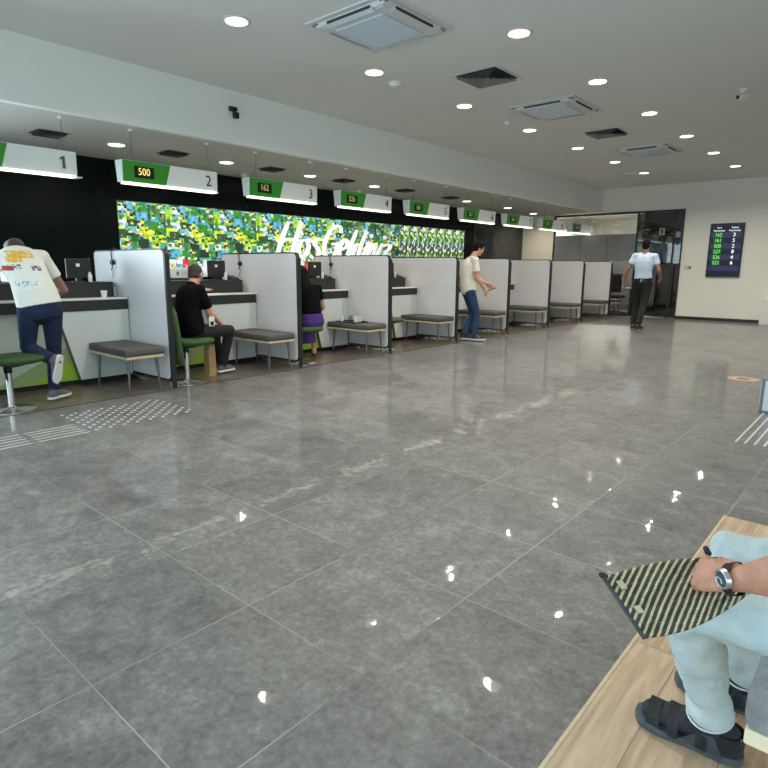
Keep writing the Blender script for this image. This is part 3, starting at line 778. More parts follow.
# glyphs in a box: baseline v=0, x-height .55, cap 1.0 ; widths in the same unit
GL = {
 'H': (.62, [[(.02, .02), (.10, .5), (.24, 1.0)], [(.40, .0), (.48, .5), (.60, 1.02)], [(.0, .45), (.25, .52), (.62, .50)]]),
 'o': (.40, [[(.28, .52), (.12, .48), (.05, .22), (.14, .02), (.27, .10), (.34, .34), (.27, .53), (.40, .50)]]),
 's': (.36, [[(.34, .54), (.20, .58), (.12, .44), (.22, .30), (.28, .14), (.16, .0), (.03, .06)], [(.17, -.06), (.26, -.16), (.20, -.26), (.10, -.40)]]),
 'G': (.60, [[(.56, .80), (.50, .98), (.30, .95), (.10, .60), (.08, .20), (.24, .0), (.42, .14), (.48, .42)], [(.30, .44), (.56, .46)]]),
 'e': (.36, [[(.06, .24), (.24, .34), (.26, .50), (.14, .52), (.04, .28), (.08, .04), (.22, .02), (.38, .18)]]),
 'l': (.26, [[(.30, 1.0), (.16, .55), (.06, .14), (.12, .0), (.24, .10)]]),
 'd': (.44, [[(.28, .48), (.14, .50), (.04, .20), (.12, .0), (.26, .14)], [(.48, 1.0), (.32, .50), (.25, .12), (.32, .0), (.42, .10)]]),
 'i': (.24, [[(.20, .54), (.10, .26), (.06, .08), (.14, .0), (.26, .12)], [(.25, .72), (.29, .80)]]),
 'n': (.46, [[(.16, .54), (.08, .26), (.02, .0)], [(.08, .28), (.20, .48), (.30, .50), (.28, .28), (.24, .08), (.32, .0), (.44, .12)]]),
 'z': (.44, [[(.10, .48), (.24, .54), (.38, .48), (.24, .26), (.06, .04), (.20, .0), (.40, .06)]]),
}
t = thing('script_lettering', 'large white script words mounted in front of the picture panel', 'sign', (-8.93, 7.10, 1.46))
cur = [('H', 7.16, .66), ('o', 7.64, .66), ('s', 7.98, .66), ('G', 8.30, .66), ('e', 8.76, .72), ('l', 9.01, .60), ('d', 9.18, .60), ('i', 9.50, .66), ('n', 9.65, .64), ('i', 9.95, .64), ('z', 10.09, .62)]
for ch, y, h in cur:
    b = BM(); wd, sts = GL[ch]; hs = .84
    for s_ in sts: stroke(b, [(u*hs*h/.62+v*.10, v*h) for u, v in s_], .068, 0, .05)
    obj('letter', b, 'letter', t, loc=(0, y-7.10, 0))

# ------------------------------------------------------------------ ceiling fittings
def make_lamp():
    t = thing('downlight', '', 'ceiling light', (0, 0, 0), 0, 'round ceiling downlights')
    obj('trim_ring', lathe(BM(), [(.115, 0), (.118, -.004), (.108, -.010), (.10, -.010)], n=32), 'lampring', t, smooth=.8)
    obj('diffuser', lathe(BM(), [(.098, -.009), (.098, -.013), (.09, -.015)], n=32), 'lamp', t)
    return t
lamp0 = make_lamp()
def real_light(x, y, z, w, r=.03, c=(1, .93, .82), spread=150):
    ld = bpy.data.lights.new('lamp_light', 'AREA'); ld.shape = 'DISK'; ld.size = r*2; ld.energy = w; ld.color = c; ld.spread = math.radians(spread)
    o = bpy.data.objects.new('lamp_light', ld); col.objects.link(o); o.location = (x, y, z); return o
LW = 25
left = [3.47, 5.30, 7.12, 8.98, 10.83, 12.68, 14.50]; right = [1.62, 3.48, 5.33, 7.22, 9.10, 11.0, 12.85, 14.75]
for i, y in enumerate(left):
    place(lamp0, (-4.77, y, HC), 'round lit ceiling downlight, %s of the row nearer the counters' % ordn[i]); real_light(-4.77, y, HC-.02, LW)
for i, y in enumerate(right):
    if i >= 2:
        place(lamp0, (-2.99, y, HC), 'round lit ceiling downlight, %s of the row nearer the open floor' % ordn[i-2])
    real_light(-2.99, y, HC-.02, LW)
for y in (3.5, 7.2, 11.0, 14.75): real_light(-.9, y, HC-.02, LW)
low = [(3.76, -7.82), (5.42, -7.84), (7.1, -7.86), (8.76, -7.88), (12.04, -7.92), (14.0, -7.95), (15.9, -8.2)]
for i, (y, x) in enumerate(low):
    place(lamp0, (x, y, HL), 'round lit downlight in the lowered ceiling above the counters, %s from the left' % ordn[i]); real_light(x, y, HL-.02, 15, c=(1, .88, .74))
for x, y, s in ((-6.9, YE+.9, 'left'), (-5.9, YE+.8, 'right')):
    place(lamp0, (x, y, 2.85), 'round downlight seen through the glass screen, %s one of the pair' % s); real_light(x, y, 2.83, 230)
    
def make_ac():
    t = thing('ceiling_air_conditioner', '', 'air conditioner', (0, 0, 0), 0, 'square ceiling air conditioners')
    h = .475
    b = BM()
    prism(b, [(-h, -h), (h, -h), (h, h), (-h, h)], 'z', -.012, 0)
    obj('cover_plate', b, 'acw', t)
    r = .36; b = BM()
    loft(b, [(V((0, 0, z)), V((a, a, 0)), V((-a, a, 0))) for a, z in ((r+.06, -.012), (r+.04, -.035), (r, -.045))], 4)
    obj('centre_grille', b, 'acw', t)
    obj('intake_panel', B(-.28, .28, -.28, .28, -.055, -.045, bev=.006), 'acp', t)
    for a in range(4):
        b = B(-.26, .26, .345, .415, -.040, -.014, bev=.006); xf(b, Matrix.Rotation(a*PI/2, 4, 'Z')); f = obj('air_slot', b, 'ventd', t)
        b = B(-.27, .27, .352, .41, -.046, -.040, bev=.002); xf(b, Matrix.Rotation(.18, 4, 'X')); bmesh.ops.translate(b, verts=b.verts[:], vec=(0, 0, -.068*0)); xf(b, Matrix.Translation((0, .003, -.07+.0)) @ Matrix.Rotation(0, 4, 'X')); xf(b, Matrix.Rotation(a*PI/2, 4, 'Z'))
        b.free()
        b = B(-.27, .27, -.028, .028, -.003, .003, bev=.002); xf(b, Matrix.Rotation(a*PI/2, 4, 'Z') @ Matrix.Translation((0, .385, -.045)) @ Matrix.Rotation(.35, 4, 'X')); obj('louvre', b, 'acw', f)
    for sx, sy in ((1, 1), (1, -1), (-1, 1), (-1, -1)):
        obj('corner_cap', cyl(BM(), (.40*sx, .40*sy, -.022), (.40*sx, .40*sy, -.012), .035, .04, 20), 'vent', t)
    return t
ac0 = make_ac()
for (x, y, l) in ((-3.88, 4.38, 'large square ceiling air conditioner with pale blue panel, nearest'), (-3.90, 8.04, 'square ceiling air conditioner with pale panel, middle of three'), (-3.85, 11.85, 'square ceiling air conditioner seen edge-on, farthest of three')): place(ac0, (x, y, HC), l)
def make_vent(s=.30, group='square ceiling air vents', n=5):
    t = thing('ceiling_vent', '', 'air vent', (0, 0, 0), 0, group)
    def sq(bm, a0, a1, z0, z1):
        A = [[bm.verts.new((sx*a, sy*a, z)) for sx, sy in ((-1, -1), (1, -1), (1, 1), (-1, 1))] for a, z in ((a0, z0), (a1, z1), (a1, z1-.003), (a0, z0-.003))]
        fs = [bm.faces.new([A[i][j], A[i][(j+1) % 4], A[(i+1) % 4][(j+1) % 4], A[(i+1) % 4][j]]) for i in range(4) for j in range(4)]
        bmesh.ops.recalc_face_normals(bm, faces=fs)
    b = BM(); sq(b, s*.86, s, -.002, -.0005); obj('frame', b, 'acw', t)
    obj('throat', B(-s*.86, s*.86, -s*.86, s*.86, -.003, -.001), 'ventd', t)
    for k in range(n):
        a = s*.84*(1-k/n); b = BM(); sq(b, a-s*.12, a, -.004, -.026); obj('cone_blade', b, 'vent', t)
    return t
v0 = make_vent(); place(v0, (-3.90, 6.26, HC), 'square louvred ceiling vent between the first two air conditioners'); place(v0, (-3.92, 9.96, HC), 'square louvred ceiling vent between the last two air conditioners')
v1 = make_vent(.17, 'small dark vents in the lowered ceiling', 4)
M['ventk'] = mat('vent_dark_grey', (.07, .07, .068), .6)
for c_ in v1.children: c_.data.materials[0] = M['ventk'] if c_.name.startswith(('frame', 'cone')) else M['ventd']
for i, (y) in enumerate((2.95, 4.54, 6.24, 7.85, 9.6, 11.2)): place(v1, (-7.80, y, HL), 'small dark vent in the lowered ceiling above the counters, %s from the left' % ordn[i])
# detectors and cameras
def detector(x, y, z, r, label):
    t = thing('smoke_detector', label, 'detector', (x, y, z))
    obj('base', lathe(BM(), [(r, 0), (r, -.012), (r*.9, -.018)], n=28), 'white', t, smooth=.8)
    obj('sensor_cap', lathe(BM(), [(r*.7, -.016), (r*.66, -.036), (r*.45, -.044), (r*.1, -.046)], n=28), 'white', t, smooth=.9)
detector(-4.85, 5.76, HC, .085, 'round white ceiling detector right of the second downlight')
detector(-4.79, 8.30, HC, .05, 'small white ceiling detector near the middle air conditioner')
detector(-6.04, 14.54, HC, .04, 'tiny white ceiling detector near the far end of the bulkhead')
detector(-8.45, 2.55, HL, .09, 'white round detector in the lowered ceiling above sign 1')
detector(-8.64, 6.32, HL, .07, 'white round detector in the lowered ceiling between signs 2 and 3')
detector(-8.6, 9.1, HL, .06, 'white round detector in the lowered ceiling near sign 4')
t = thing('security_camera', 'small white security camera on the right part of the ceiling', 'camera', (-1.76, 8.66, HC))
obj('mount', lathe(BM(), [(.045, 0), (.045, -.02), (.02, -.03), (.02, -.05)], n=20), 'white', t, smooth=.8)
obj('housing', caps(BM(), (.03, .05, -.085), (-.02, -.06, -.10), .038, .038), 'white', t, smooth=9)
obj('lens', cyl(BM(), (-.032, -.088, -.104), (-.037, -.102, -.106), .022, .022), 'blackpl', t)
t = thing('bulkhead_sensor', 'black sensor box with two angled heads on the white bulkhead', 'sensor', (XK, 4.68, 3.16))
obj('mount', B(0, .02, -.05, .05, .03, .09, bev=.004), 'blackpl', t)
obj('head', B(.015, .08, -.06, .03, .03, .075, bev=.008), 'blackpl', t); obj('head', B(.015, .075, -.01, .055, -.05, .02, bev=.008), 'blackpl', t)
t = thing('emergency_light', 'slim white emergency light strip on the ceiling by the farthest downlights', 'light fitting', (-4.98, 14.32, HC))
obj('body', B(-.15, .10, -.03, .03, -.03, 0, bev=.006), 'white', t); obj('lens', B(-.14, .09, -.022, .022, -.036, -.028, bev=.002), 'acp', t)

# ------------------------------------------------------------------ end wall: queue display, switch, low cabinet
t = thing('queue_display', 'tall navy queue screen with green ticket numbers on the end wall', 'screen', (-3.42, YE, 1.10))
obj('bezel', B(-.375, .375, -.05, 0, 0, 1.30, bev=.006), 'blackpl', t)
sc_ = obj('screen', B(-.355, .355, -.053, -.05, .03, 1.27), 'screen', t)
rows = [('162', '3'), ('161', '5'), ('500', '2'), ('527', '8'), ('526', '4'), ('521', '6')]
for i, (a, b_) in enumerate(rows):
    z = 1.02-.135*i
    if i % 2 == 0: obj('row_band', B(-.34, .34, -.0545, -.0535, z-.066, z+.066), 'rowa', sc_)
    obj('green_field', B(-.275, -.075, -.0555, -.0547, z-.062, z+.062), 'txtgbox', sc_)
    text_obj('ticket_number', a, .125, 'txtg', sc_, (-.175, -.057, z), 'y', .0005, sx=.85)
    text_obj('counter_number', b_, .125, 'txtw', sc_, (.17, -.057, z), 'y', .0005)
obj('row_band', B(-.34, .34, -.0545, -.0535, 1.02-.135*6-.066, 1.02-.135*6+.066), 'rowa', sc_)
for x, a, b_ in ((-.17, 'Sıra', 'Numarası'), (.17, 'Vezne', 'Numarası')):
    text_obj('heading', a, .065, 'txtw', sc_, (x, -.057, 1.195), 'y', .0005); text_obj('heading', b_, .065, 'txtw', sc_, (x, -.057, 1.125), 'y', .0005)
t = thing('wall_switch', 'small pale switch plate with dark key beside the glass door', 'switch', (-4.24, YE, 1.28))
obj('plate', B(-.08, .10, -.010, 0, 0, .09, bev=.003), 'acw', t); obj('key', B(.03, .07, -.016, -.010, .015, .075, bev=.002), 'blackpl', t)
t = thing('low_cabinet', 'low white cabinet at the foot of the end wall, right edge', 'cabinet', (-2.12, YE-.16, 0))
obj('body', B(-.35, .9, -.15, .15, .0, .54, bev=.004), 'white', t); obj('top', B(-.355, .905, -.155, .155, .54, .56, bev=.004), 'white', t)
t = thing('display_box', 'small pale blue box with blue-grey frame standing at the right edge', 'box', (-.42, 6.45, 0))
obj('frame', B(-.43, .35, -.18, .18, 0, .32, bev=.01), 'boxg', t); obj('front_panel', B(-.40, .32, -.186, -.178, .02, .30, bev=.003), 'boxw', t)
for s in (-1,): obj('side_panel', B(-.436, -.428, -.15, .15, .02, .30, bev=.002), 'boxw', t)

# ------------------------------------------------------------------ small things on counters
def cup(name, x, y, z, r, h, m, label, group=None, handle=False):
    t = thing(name, label, 'cup', (x, y, z), 0, group)
    b = BM(); lathe(b, [(r*.7, 0), (r, h), (r*.93, h), (r*.65, .004)], n=20)
    obj('cup_body', b, m, t, smooth=.8)
    return t
cup('paper_cup', -6.75, 2.97, .942, .036, .08, 'white', 'white paper cup on the first counter worktop')
t = cup('water_glass', -6.80, 3.12, .942, .03, .11, 'cupglass', 'tall clear glass at the right end of the first counter')
t = thing('paper_sheet', 'white paper slip on the second counter before the seated man', 'paper', (-6.76, 4.38, .942))
b = B(-.07, .07, -.11, .11, 0, .003); obj('sheet', b, 'paper', t); b = B(-.05, .06, .0, .16, .003, .006); xf(b, Matrix.Rotation(.3, 4, 'Z')); obj('receipt', b, 'paper', t)
t = thing('black_printer', 'black desktop printer with small white label on the first counter', 'printer', (-7.12, 2.32, 1.113))
obj('body', B(-.16, .16, -.20, .20, 0, .14, bev=.012), 'blackpl', t); obj('lid', B(-.14, .14, -.18, .18, .14, .165, bev=.01), 'blackpl', t); obj('label', B(.16, .163, .06, .13, .06, .11), 'paper', t)
t = thing('white_printer', 'white counting machine with black panel behind the second counter', 'machine', (-7.75, 4.50, 1.05))
obj('body', B(-.12, .12, -.15, .13, .08, .22, bev=.012), 'white', t); obj('display', B(.12, .124, -.05, .07, .12, .18), 'acp', t)
obj('foot', B(-.12, .12, -.16, .14, 0, .08, bev=.01), 'blackpl', t); obj('button', B(.12, .126, -.12, -.09, .12, .17), 'boxg', t); obj('button', B(.12, .126, .085, .11, .12, .17), 'boxg', t)
t = thing('back_desk', 'dark staff desk behind the second counter under the white machine', 'desk', (-7.78, 4.2, 0))
obj('desktop', B(-.2, .2, -.5, .6, 1.02, 1.05, bev=.004), 'deskd', t); obj('carcass', B(-.18, .18, -.48, .58, 0, 1.02), 'deskd', t)
# tea tray on the third bench
BZ = .465
t = thing('serving_tray', 'dark flat serving tray on the third bench', 'tray', (-6.28, 6.48, BZ)); 
obj('tray_base', B(-.20, .20, -.15, .15, 0, .006, bev=.002), 'blackpl', t); 
b = BM()
for a in ((-.20, .20, -.15, -.142), (-.20, .20, .142, .15), (-.20, -.192, -.142, .142), (.192, .20, -.142, .142)): box(b, *a, .006, .018)
obj('rim', b, 'blackpl', t)
for x, y, r, h, m, l in ((-6.42, 6.40, .034, .075, 'white', 'white tea cup at the left of the tray'), (-6.38, 6.55, .030, .10, 'cupglass', 'clear tea glass at the back of the tray'),
                         (-6.24, 6.51, .032, .085, 'white', 'white cup in the middle of the tray, left of a pair'), (-6.18, 6.55, .032, .085, 'white', 'white cup in the middle of the tray, right of a pair'), (-6.13, 6.42, .030, .055, 'white', 'short white cup at the right of the tray')):
    cup('tea_glass' if m == 'cupglass' else 'tea_cup', x, y, BZ+.006, r, h, m, l, 'cups on the tea tray')

# ------------------------------------------------------------------ people
def L3(a, b, t): return V(a).lerp(V(b), t)
def hand(bm, w, d, nrm, side, s=1.0, curl=.5, thumb=.6):
    """palm + four fingers + thumb. d: wrist->knuckles, nrm: back-of-hand normal, side: +1/-1 which side the thumb leaves"""
    w = V(w); d = V(d).normalized(); nrm = (V(nrm)-d*V(nrm).dot(d)).normalized(); lat = d.cross(nrm).normalized()*side   # towards thumb
    k = w+d*.088*s
    loft(bm, [(w-d*.01*s, lat*.028*s, nrm*.021*s), (w+d*.02*s, lat*.034*s, nrm*.019*s), (w+d*.06*s, lat*.043*s, nrm*.017*s), (k, lat*.041*s, nrm*.014*s)], 14)
    ln = (.078, .086, .080, .064); off = (.031, .0105, -.0105, -.031); rr = (.0095, .0098, .0092, .0082)
    for i in range(4):
        p = k+lat*off[i]*s-d*.008*s; a = curl*(.7+.1*i); dd = d.copy(); q = p
        for j, f in enumerate((.45, .30, .25)):
            dd = (dd*math.cos(a)-nrm*math.sin(a)).normalized() if True else dd
            nn = (nrm*math.cos(a)+d*math.sin(a))
            q2 = q+dd*ln[i]*f*s; caps(bm, q, q2, rr[i]*s*(1-.08*j), rr[i]*s*(.92-.08*j), 10, 3); q = q2
            # rotate the bending frame
            nrm_, dir_ = dd.cross(lat*side), dd; nrm_l = nrm_ if nrm_.dot(nrm) > 0 else nrm_
            a2 = a; a = curl*(.9+.08*i)
            ax = lat
            dd = dir_; 
            dd = Matrix.Rotation(0, 3, ax) @ dd
            # store for the next bone
            rot = Matrix.Rotation(-a*side if False else 0, 3, ax)
            nrm_cur = dd.cross(ax); 
            if j == 0: base_n = nrm.copy()
            # bend about the lateral axis, always towards the palm
            cand = Matrix.Rotation(a, 3, ax) @ dd; cand2 = Matrix.Rotation(-a, 3, ax) @ dd
            pal = (d*-.2 - nrm)
            dd = cand if (cand-dd).dot(pal) > (cand2-dd).dot(pal) else cand2
            # undo the generic step at the loop head by using a=0 for it
            a = 0
    tb = w+d*.030*s+lat*.030*s
    td = (d*.72+lat*.62-nrm*.30*thumb).normalized(); t1 = tb+td*.042*s; td2 = (d*.95+lat*.15-nrm*.35*thumb).normalized(); t2 = t1+td2*.032*s; t3 = t2+td2*.022*s
    caps(bm, tb-td*.02*s, t1, .0145*s, .0115*s, 10, 3); caps(bm, t1, t2, .0115*s, .0105*s, 10, 3); caps(bm, t2, t3, .0105*s, .009*s, 10, 3)

def head(bm, c, face, up, s=1.0, ears=True):
    c = V(c); f = V(face).normalized(); u = (V(up)-f*V(up).dot(f)).normalized(); l = u.cross(f).normalized()
    ell(bm, c+u*.018*s-f*.008*s, l*.076*s, f*.096*s, u*.092*s)                         # cranium
    ell(bm, c-u*.035*s+f*.020*s, l*.060*s, f*.070*s, u*.082*s)                         # face
    ell(bm, c-u*.090*s+f*.048*s, l*.030*s, f*.030*s, u*.024*s)                         # chin
    ell(bm, c+u*.028*s+f*.078*s, l*.045*s, f*.014*s, u*.012*s)                         # brow
    loft(bm, [(c+u*.012*s+f*.088*s, l*.007*s, u*.006*s), (c-u*.018*s+f*.103*s, l*.012*s, u*.009*s), (c-u*.030*s+f*.092*s, l*.017*s, u*.006*s)], 10)  # nose
    ell(bm, c-u*.052*s+f*.084*s, l*.024*s, f*.009*s, u*.006*s); ell(bm, c-u*.063*s+f*.081*s, l*.021*s, f*.009*s, u*.006*s)   # lips
    for sd in (-1, 1):
        ell(bm, c+l*.036*sd*s-u*.022*s+f*.066*s, l*.020*s, f*.018*s, u*.016*s)         # cheek
        if ears: ell(bm, c+l*.079*sd*s-u*.008*s-f*.006*s, l*.009*s, f*.018*s, u*.030*s)
    return l, f, u
def eyes(parent, off, c, face, up, s=1.0):
    c = V(c); f = V(face).normalized(); u = (V(up)-f*V(up).dot(f)).normalized(); l = u.cross(f).normalized()
    for sd in (-1, 1):
        b = BM(); ell(b, c+l*.031*sd*s+u*.006*s+f*.0805*s, l*.013*s, f*.010*s, u*.008*s, 12, 6); e = obj('eye', b, 'rubberw', parent, off=off, smooth=9)
        b = BM(); ell(b, c+l*.031*sd*s+u*.006*s+f*.089*s, l*.0055*s, f*.003*s, u*.0055*s, 10, 5); obj('iris', b, 'hairb', e, off=off, smooth=9)
        b = BM(); caps(b, c+l*.016*sd*s+u*.031*s+f*.092*s, c+l*.046*sd*s+u*.031*s+f*.081*s, .004*s, .003*s, 8, 2); obj('eyebrow', b, 'hairb', parent, off=off, smooth=9)
TW = [(-.22, .125, .095), (-.12, .158, .118), (0, .168, .124), (.2, .156, .112), (.42, .143, .104), (.62, .156, .114), (.82, .170, .116), (.95, .160, .10), (1.04, .115, .078), (1.12, .062, .055)]
def torso(bm, J, s=1.0, inf=0.0, t0=-9, t1=9, belly=0.0, wide=1.0):
    pel, ch = V(J['pel']), V(J['chest']); mid = V(J.get('mid', (pel+ch)/2)); sp = (ch-pel)
    latp = (V(J['hL'])-V(J['hR'])).normalized(); latc = (V(J['sL'])-V(J['sR'])).normalized(); rs = []
    ctrl = mid*2-(pel+ch)/2
    for t, rx, ry in TW:
        if t < t0 or t > t1: continue
        if 0 <= t <= 1:
            c = pel*(1-t)**2+ctrl*2*t*(1-t)+ch*t*t; tan = (ctrl-pel)*2*(1-t)+(ch-ctrl)*2*t
        elif t < 0: tan = (ctrl-pel).normalized(); c = pel+tan*t*sp.length
        else: tan = (ch-ctrl).normalized(); c = ch+tan*(t-1)*sp.length
        lat = latp.lerp(latc, min(1, max(0, t))); tan = tan.normalized(); lat = (lat-tan*lat.dot(tan)).normalized(); fr = tan.cross(lat)
        bb = belly*math.exp(-((t-.3)/.25)**2)
        rs.append((c - fr*bb*0, lat*(rx*s*wide+inf+bb*.4), fr*(ry*s+inf+bb)))
    loft(bm, rs, 22)
def figure(base, J, o, label, name='person'):
    """J: joints in world space.  o: options.  Returns the Empty."""
    base = V(base); t = thing(name, label, 'person', base); s = o.get('s', 1.0); vx = o.get('vx', .0085)
    J = {k: V(v) for k, v in J.items()}
    bm = BM(); torso(bm, J, s, wide=o.get('wide', 1))
    for S_ in 'LR':
        h, k, a = J['h'+S_], J['k'+S_], J['a'+S_]
        caps(bm, h, k, .080*s, .044*s); caps(bm, k, a, .043*s, .034*s)
        ell(bm, L3(k, a, .3), (k-a).normalized().cross(V((0, 1, .1))).normalized()*.047*s, (k-a).normalized().cross(V((1, 0, .1))).normalized()*.047*s, (k-a).normalized()*.13*s)
        tt = J['t'+S_]; fd = (tt-a); fd = fd.normalized()
        dn = V(o.get('dn'+S_, (0, 0, -1)))
        heel = a+dn*.045*s-fd*.03*s; caps(bm, heel, L3(heel, tt, .6), .026*s, .028*s); caps(bm, L3(heel, tt, .5), L3(heel, tt, .92), .027*s, .014*s)
        caps(bm, a, heel, .038*s, .034*s)
        sh, e, w = J['s'+S_], J['e'+S_], J['w'+S_]
        ell(bm, sh-V((0,0,.006)), V((.053*s, 0, 0)), V((0, .053*s, 0)), V((0, 0, .053*s))); caps(bm, J['chest'], sh, .06*s, .05*s)
        caps(bm, sh, e, .047*s, .038*s); caps(bm, e, w, .038*s, .026*s); ell(bm, L3(e, w, .25), *[q*.043*s for q in (frame_of(w-e))], (w-e).normalized()*.08*s)
        hd = J.get('g'+S_, (w-e)); hand(bm, w, hd, o.get('n'+S_, (0, 0, 1)), o.get('th'+S_, 1), s*1.0, o.get('c'+S_, .45))
    face = V(o['face']); up = V(o.get('up', (0, 0, 1)))
    head(bm, J['head'], face, up, s)
    nb = J['chest']+(J['chest']-J.get('mid', J['pel'])).normalized()*.03
    caps(bm, nb, J['head']-up.normalized()*.04*s-face.normalized()*.015*s, .064*s, .056*s)
    body = fobj('body', bm, o.get('skin', 'skind'), t, base, vx, 3)
    eyes(t, base, J['head'], face, up, s)
    # top
    bm = BM(); torso(bm, J, s, inf=.016, t0=o.get('top0', -.15), t1=1.06, belly=o.get('belly', 0), wide=o.get('wide', 1))
    for S_ in 'LR':
        sh, e = J['s'+S_], J['e'+S_]; q = L3(sh, e, o.get('sleeve', .72))
        r = .061*s; ell(bm, sh+V((0, 0, -.006)), V((r, 0, 0)), V((0, r, 0)), V((0, 0, r))); caps(bm, J['chest']+(J['chest']-J['pel']).normalized()*.045, L3(J['chest'], sh, .8)+(J['chest']-J['pel']).normalized()*.015, .06*s, .045*s); caps(bm, J['chest']-V((0, 0, .01)), sh, .085*s, .066*s)
        caps(bm, sh, L3(sh, e, .3), r, r); cyl(bm, sh, q, r, .060*s, 18)
        caps(bm, L3(J['pel'], J['chest'], .66), sh, .09*s, .05*s)
    fobj('t_shirt' if not o.get('shirtname') else o['shirtname'], bm, o['top'], t, base, vx, 5)
    # bottoms
    if not o.get('skirt'):
        bm = BM(); torso(bm, J, s, inf=.012, t1=.22, wide=o.get('wide', 1))
        for S_ in 'LR':
            h, k, a = J['h'+S_], J['k'+S_], J['a'+S_]; kk = o.get('loose', 1.0)
            caps(bm, h, k, .098*s, .068*s*kk); dd = (a-k).normalized(); cyl(bm, k-dd*.0, a-dd*.02, .066*s*kk, .056*s*kk, 18); caps(bm, J['pel'], h, .11*s, .10*s); caps(bm, L3(J['hL'], J['hR'], .5)-(J['chest']-J['pel']).normalized()*.04, L3(J['hL'], J['hR'], .5)+(J['kL']+J['kR']-J['hL']-J['hR'])*.10, .085*s, .07*s)
            ell(bm, k, *[q*.069*s*kk for q in frame_of(dd)], dd*.069*s*kk)
        fobj('trousers', bm, o['bot'], t, base, vx, 5)
    # shoes
    for S_ in 'LR':
        a, tt = J['a'+S_], J['t'+S_]; dn = V(o.get('dn'+S_, (0, 0, -1))).normalized(); fd = (tt-a); fd = (fd-dn*fd.dot(dn)).normalized(); lat = fd.cross(dn)
        so = a+dn*(.068*s); up_ = -dn
        bm = BM()
        loft(bm, [(so-fd*.065*s+up_*.03, lat*.030*s, up_*.030), (so-fd*.045*s+up_*.04, lat*.036*s, up_*.045), (so+fd*.02*s+up_*.045, lat*.037*s, up_*.05), (so+fd*.09*s+up_*.030, lat*.043*s, up_*.032), (so+fd*.15*s+up_*.022, lat*.044*s, up_*.024), (so+fd*.195*s+up_*.018, lat*.026*s, up_*.014)], 16)
        caps(bm, a+dn*.0, so+up_*.03-fd*.01, .042*s, .040*s)
        sh = fobj('shoe', bm, o.get('shoe', 'blackpl'), t, base, .006, 3)
        bm = BM(); A = []
        out = [(-.08, .0), (-.07, .025), (-.03, .035), (.03, .034), (.09, .045), (.15, .047), (.19, .033), (.215, .0)]
        out = out + [(x, -y) for x, y in out[-2:0:-1]]
        lo = [bm.verts.new(so+fd*x*s+lat*y*s-up_*.006) for x, y in out]; hi = [bm.verts.new(so+fd*x*s+lat*y*s+up_*.016) for x, y in out]
        fs = [bm.faces.new(lo[::-1]), bm.faces.new(hi)]+[bm.faces.new([lo[i], lo[(i+1) % len(out)], hi[(i+1) % len(out)], hi[i]]) for i in range(len(out))]
        bmesh.ops.recalc_face_normals(bm, faces=fs)
        obj('sole', bm, o.get('sole', 'blackpl'), sh, off=base)
    # hair
    f = face.normalized(); u = (up-f*up.dot(f)).normalized(); l = u.cross(f); c = J['head']; hs = o.get('hairs', 1.0)
    bm = BM(); ell(bm, c+u*.032*s-f*.024*s, l*.084*s*hs, f*.094*s*hs, u*.088*s*hs); ell(bm, c-u*.02*s-f*.045*s, l*.072*s, f*.062*s, u*.070*s)
    if o.get('fringe'): ell(bm, c+u*.085*s+f*.030*s, l*.066*s, f*.060*s, u*.036*s); ell(bm, c+u*.07*s-f*.03*s, l*.085*s, f*.085*s, u*.055*s)
    if o.get('long'):
        for p0, p1, r in o['long']: caps(bm, p0, p1, r, r*.8)
    fobj('hair', bm, o.get('hair', 'hairb'), t, base, vx, 2)
    return t

# 1: the man bending over the first counter, one knee on the green chair
J1 = dict(pel=(-6.02, 2.05, .93), mid=(-6.14, 2.02, 1.20), chest=(-6.40, 2.01, 1.385), hL=(-6.02, 1.95, .89), hR=(-6.03, 2.15, .89),
          kL=(-6.08, 1.93, .545), aL=(-5.80, 2.04, .44), tL=(-5.825, 2.04, .27), kR=(-6.10, 2.16, .50), aR=(-6.09, 2.12, .10), tR=(-6.19, 2.29, .03),
          sL=(-6.42, 1.79, 1.34), sR=(-6.38, 2.24, 1.38), eL=(-6.34, 1.70, 1.06), wL=(-6.70, 1.80, .99), eR=(-6.40, 2.42, 1.05), wR=(-6.72, 2.36, .99), head=(-6.64, 2.09, 1.43))
p1 = figure((-6.09, 2.12, 0), J1, dict(face=(-.85, -.12, -.5), up=(-.45, 0, .9), top='tshirt', bot='navyjean', shoe='shoegrey', sole='rubberw', skin='skind', hair='leather', top0=-.05,
        nL=(0, -.3, 1), nR=(0, .3, 1), thL=-1, thR=1, cL=.2, cR=.2, dnL=(.80, .38, -.30), sleeve=.6, loose=.98, belly=.02, wide=1.05),
        'man in printed white T-shirt and jeans bending over the first counter, knee on chair')
cap = BM(); c = V(J1['head']); ell(cap, c+V((-.03, 0, .035)), V((0, .084, 0)), V((-.085, 0, .02)), V((-.03, 0, .075)))
loft(cap, [(c+V((-.06, 0, .065)), V((0, .07, 0)), V((.006, 0, .01))), (c+V((-.16, 0, .03)), V((0, .05, 0)), V((.004, 0, .006)))], 14)
fobj('cap', cap, 'leather', p1, (-6.09, 2.12, 0), .007, 3)
# navy yoke print over the left shoulder of his shirt
yk = BM(); ell(yk, V(J1['sL'])+V((.02, .03, .012)), V((.075, .02, .02)), V((0, .085, .03)), V((-.02, -.02, .056)))
fobj('shoulder_print', yk, 'navyjean', p1, (-6.09, 2.12, 0), .008, 3)

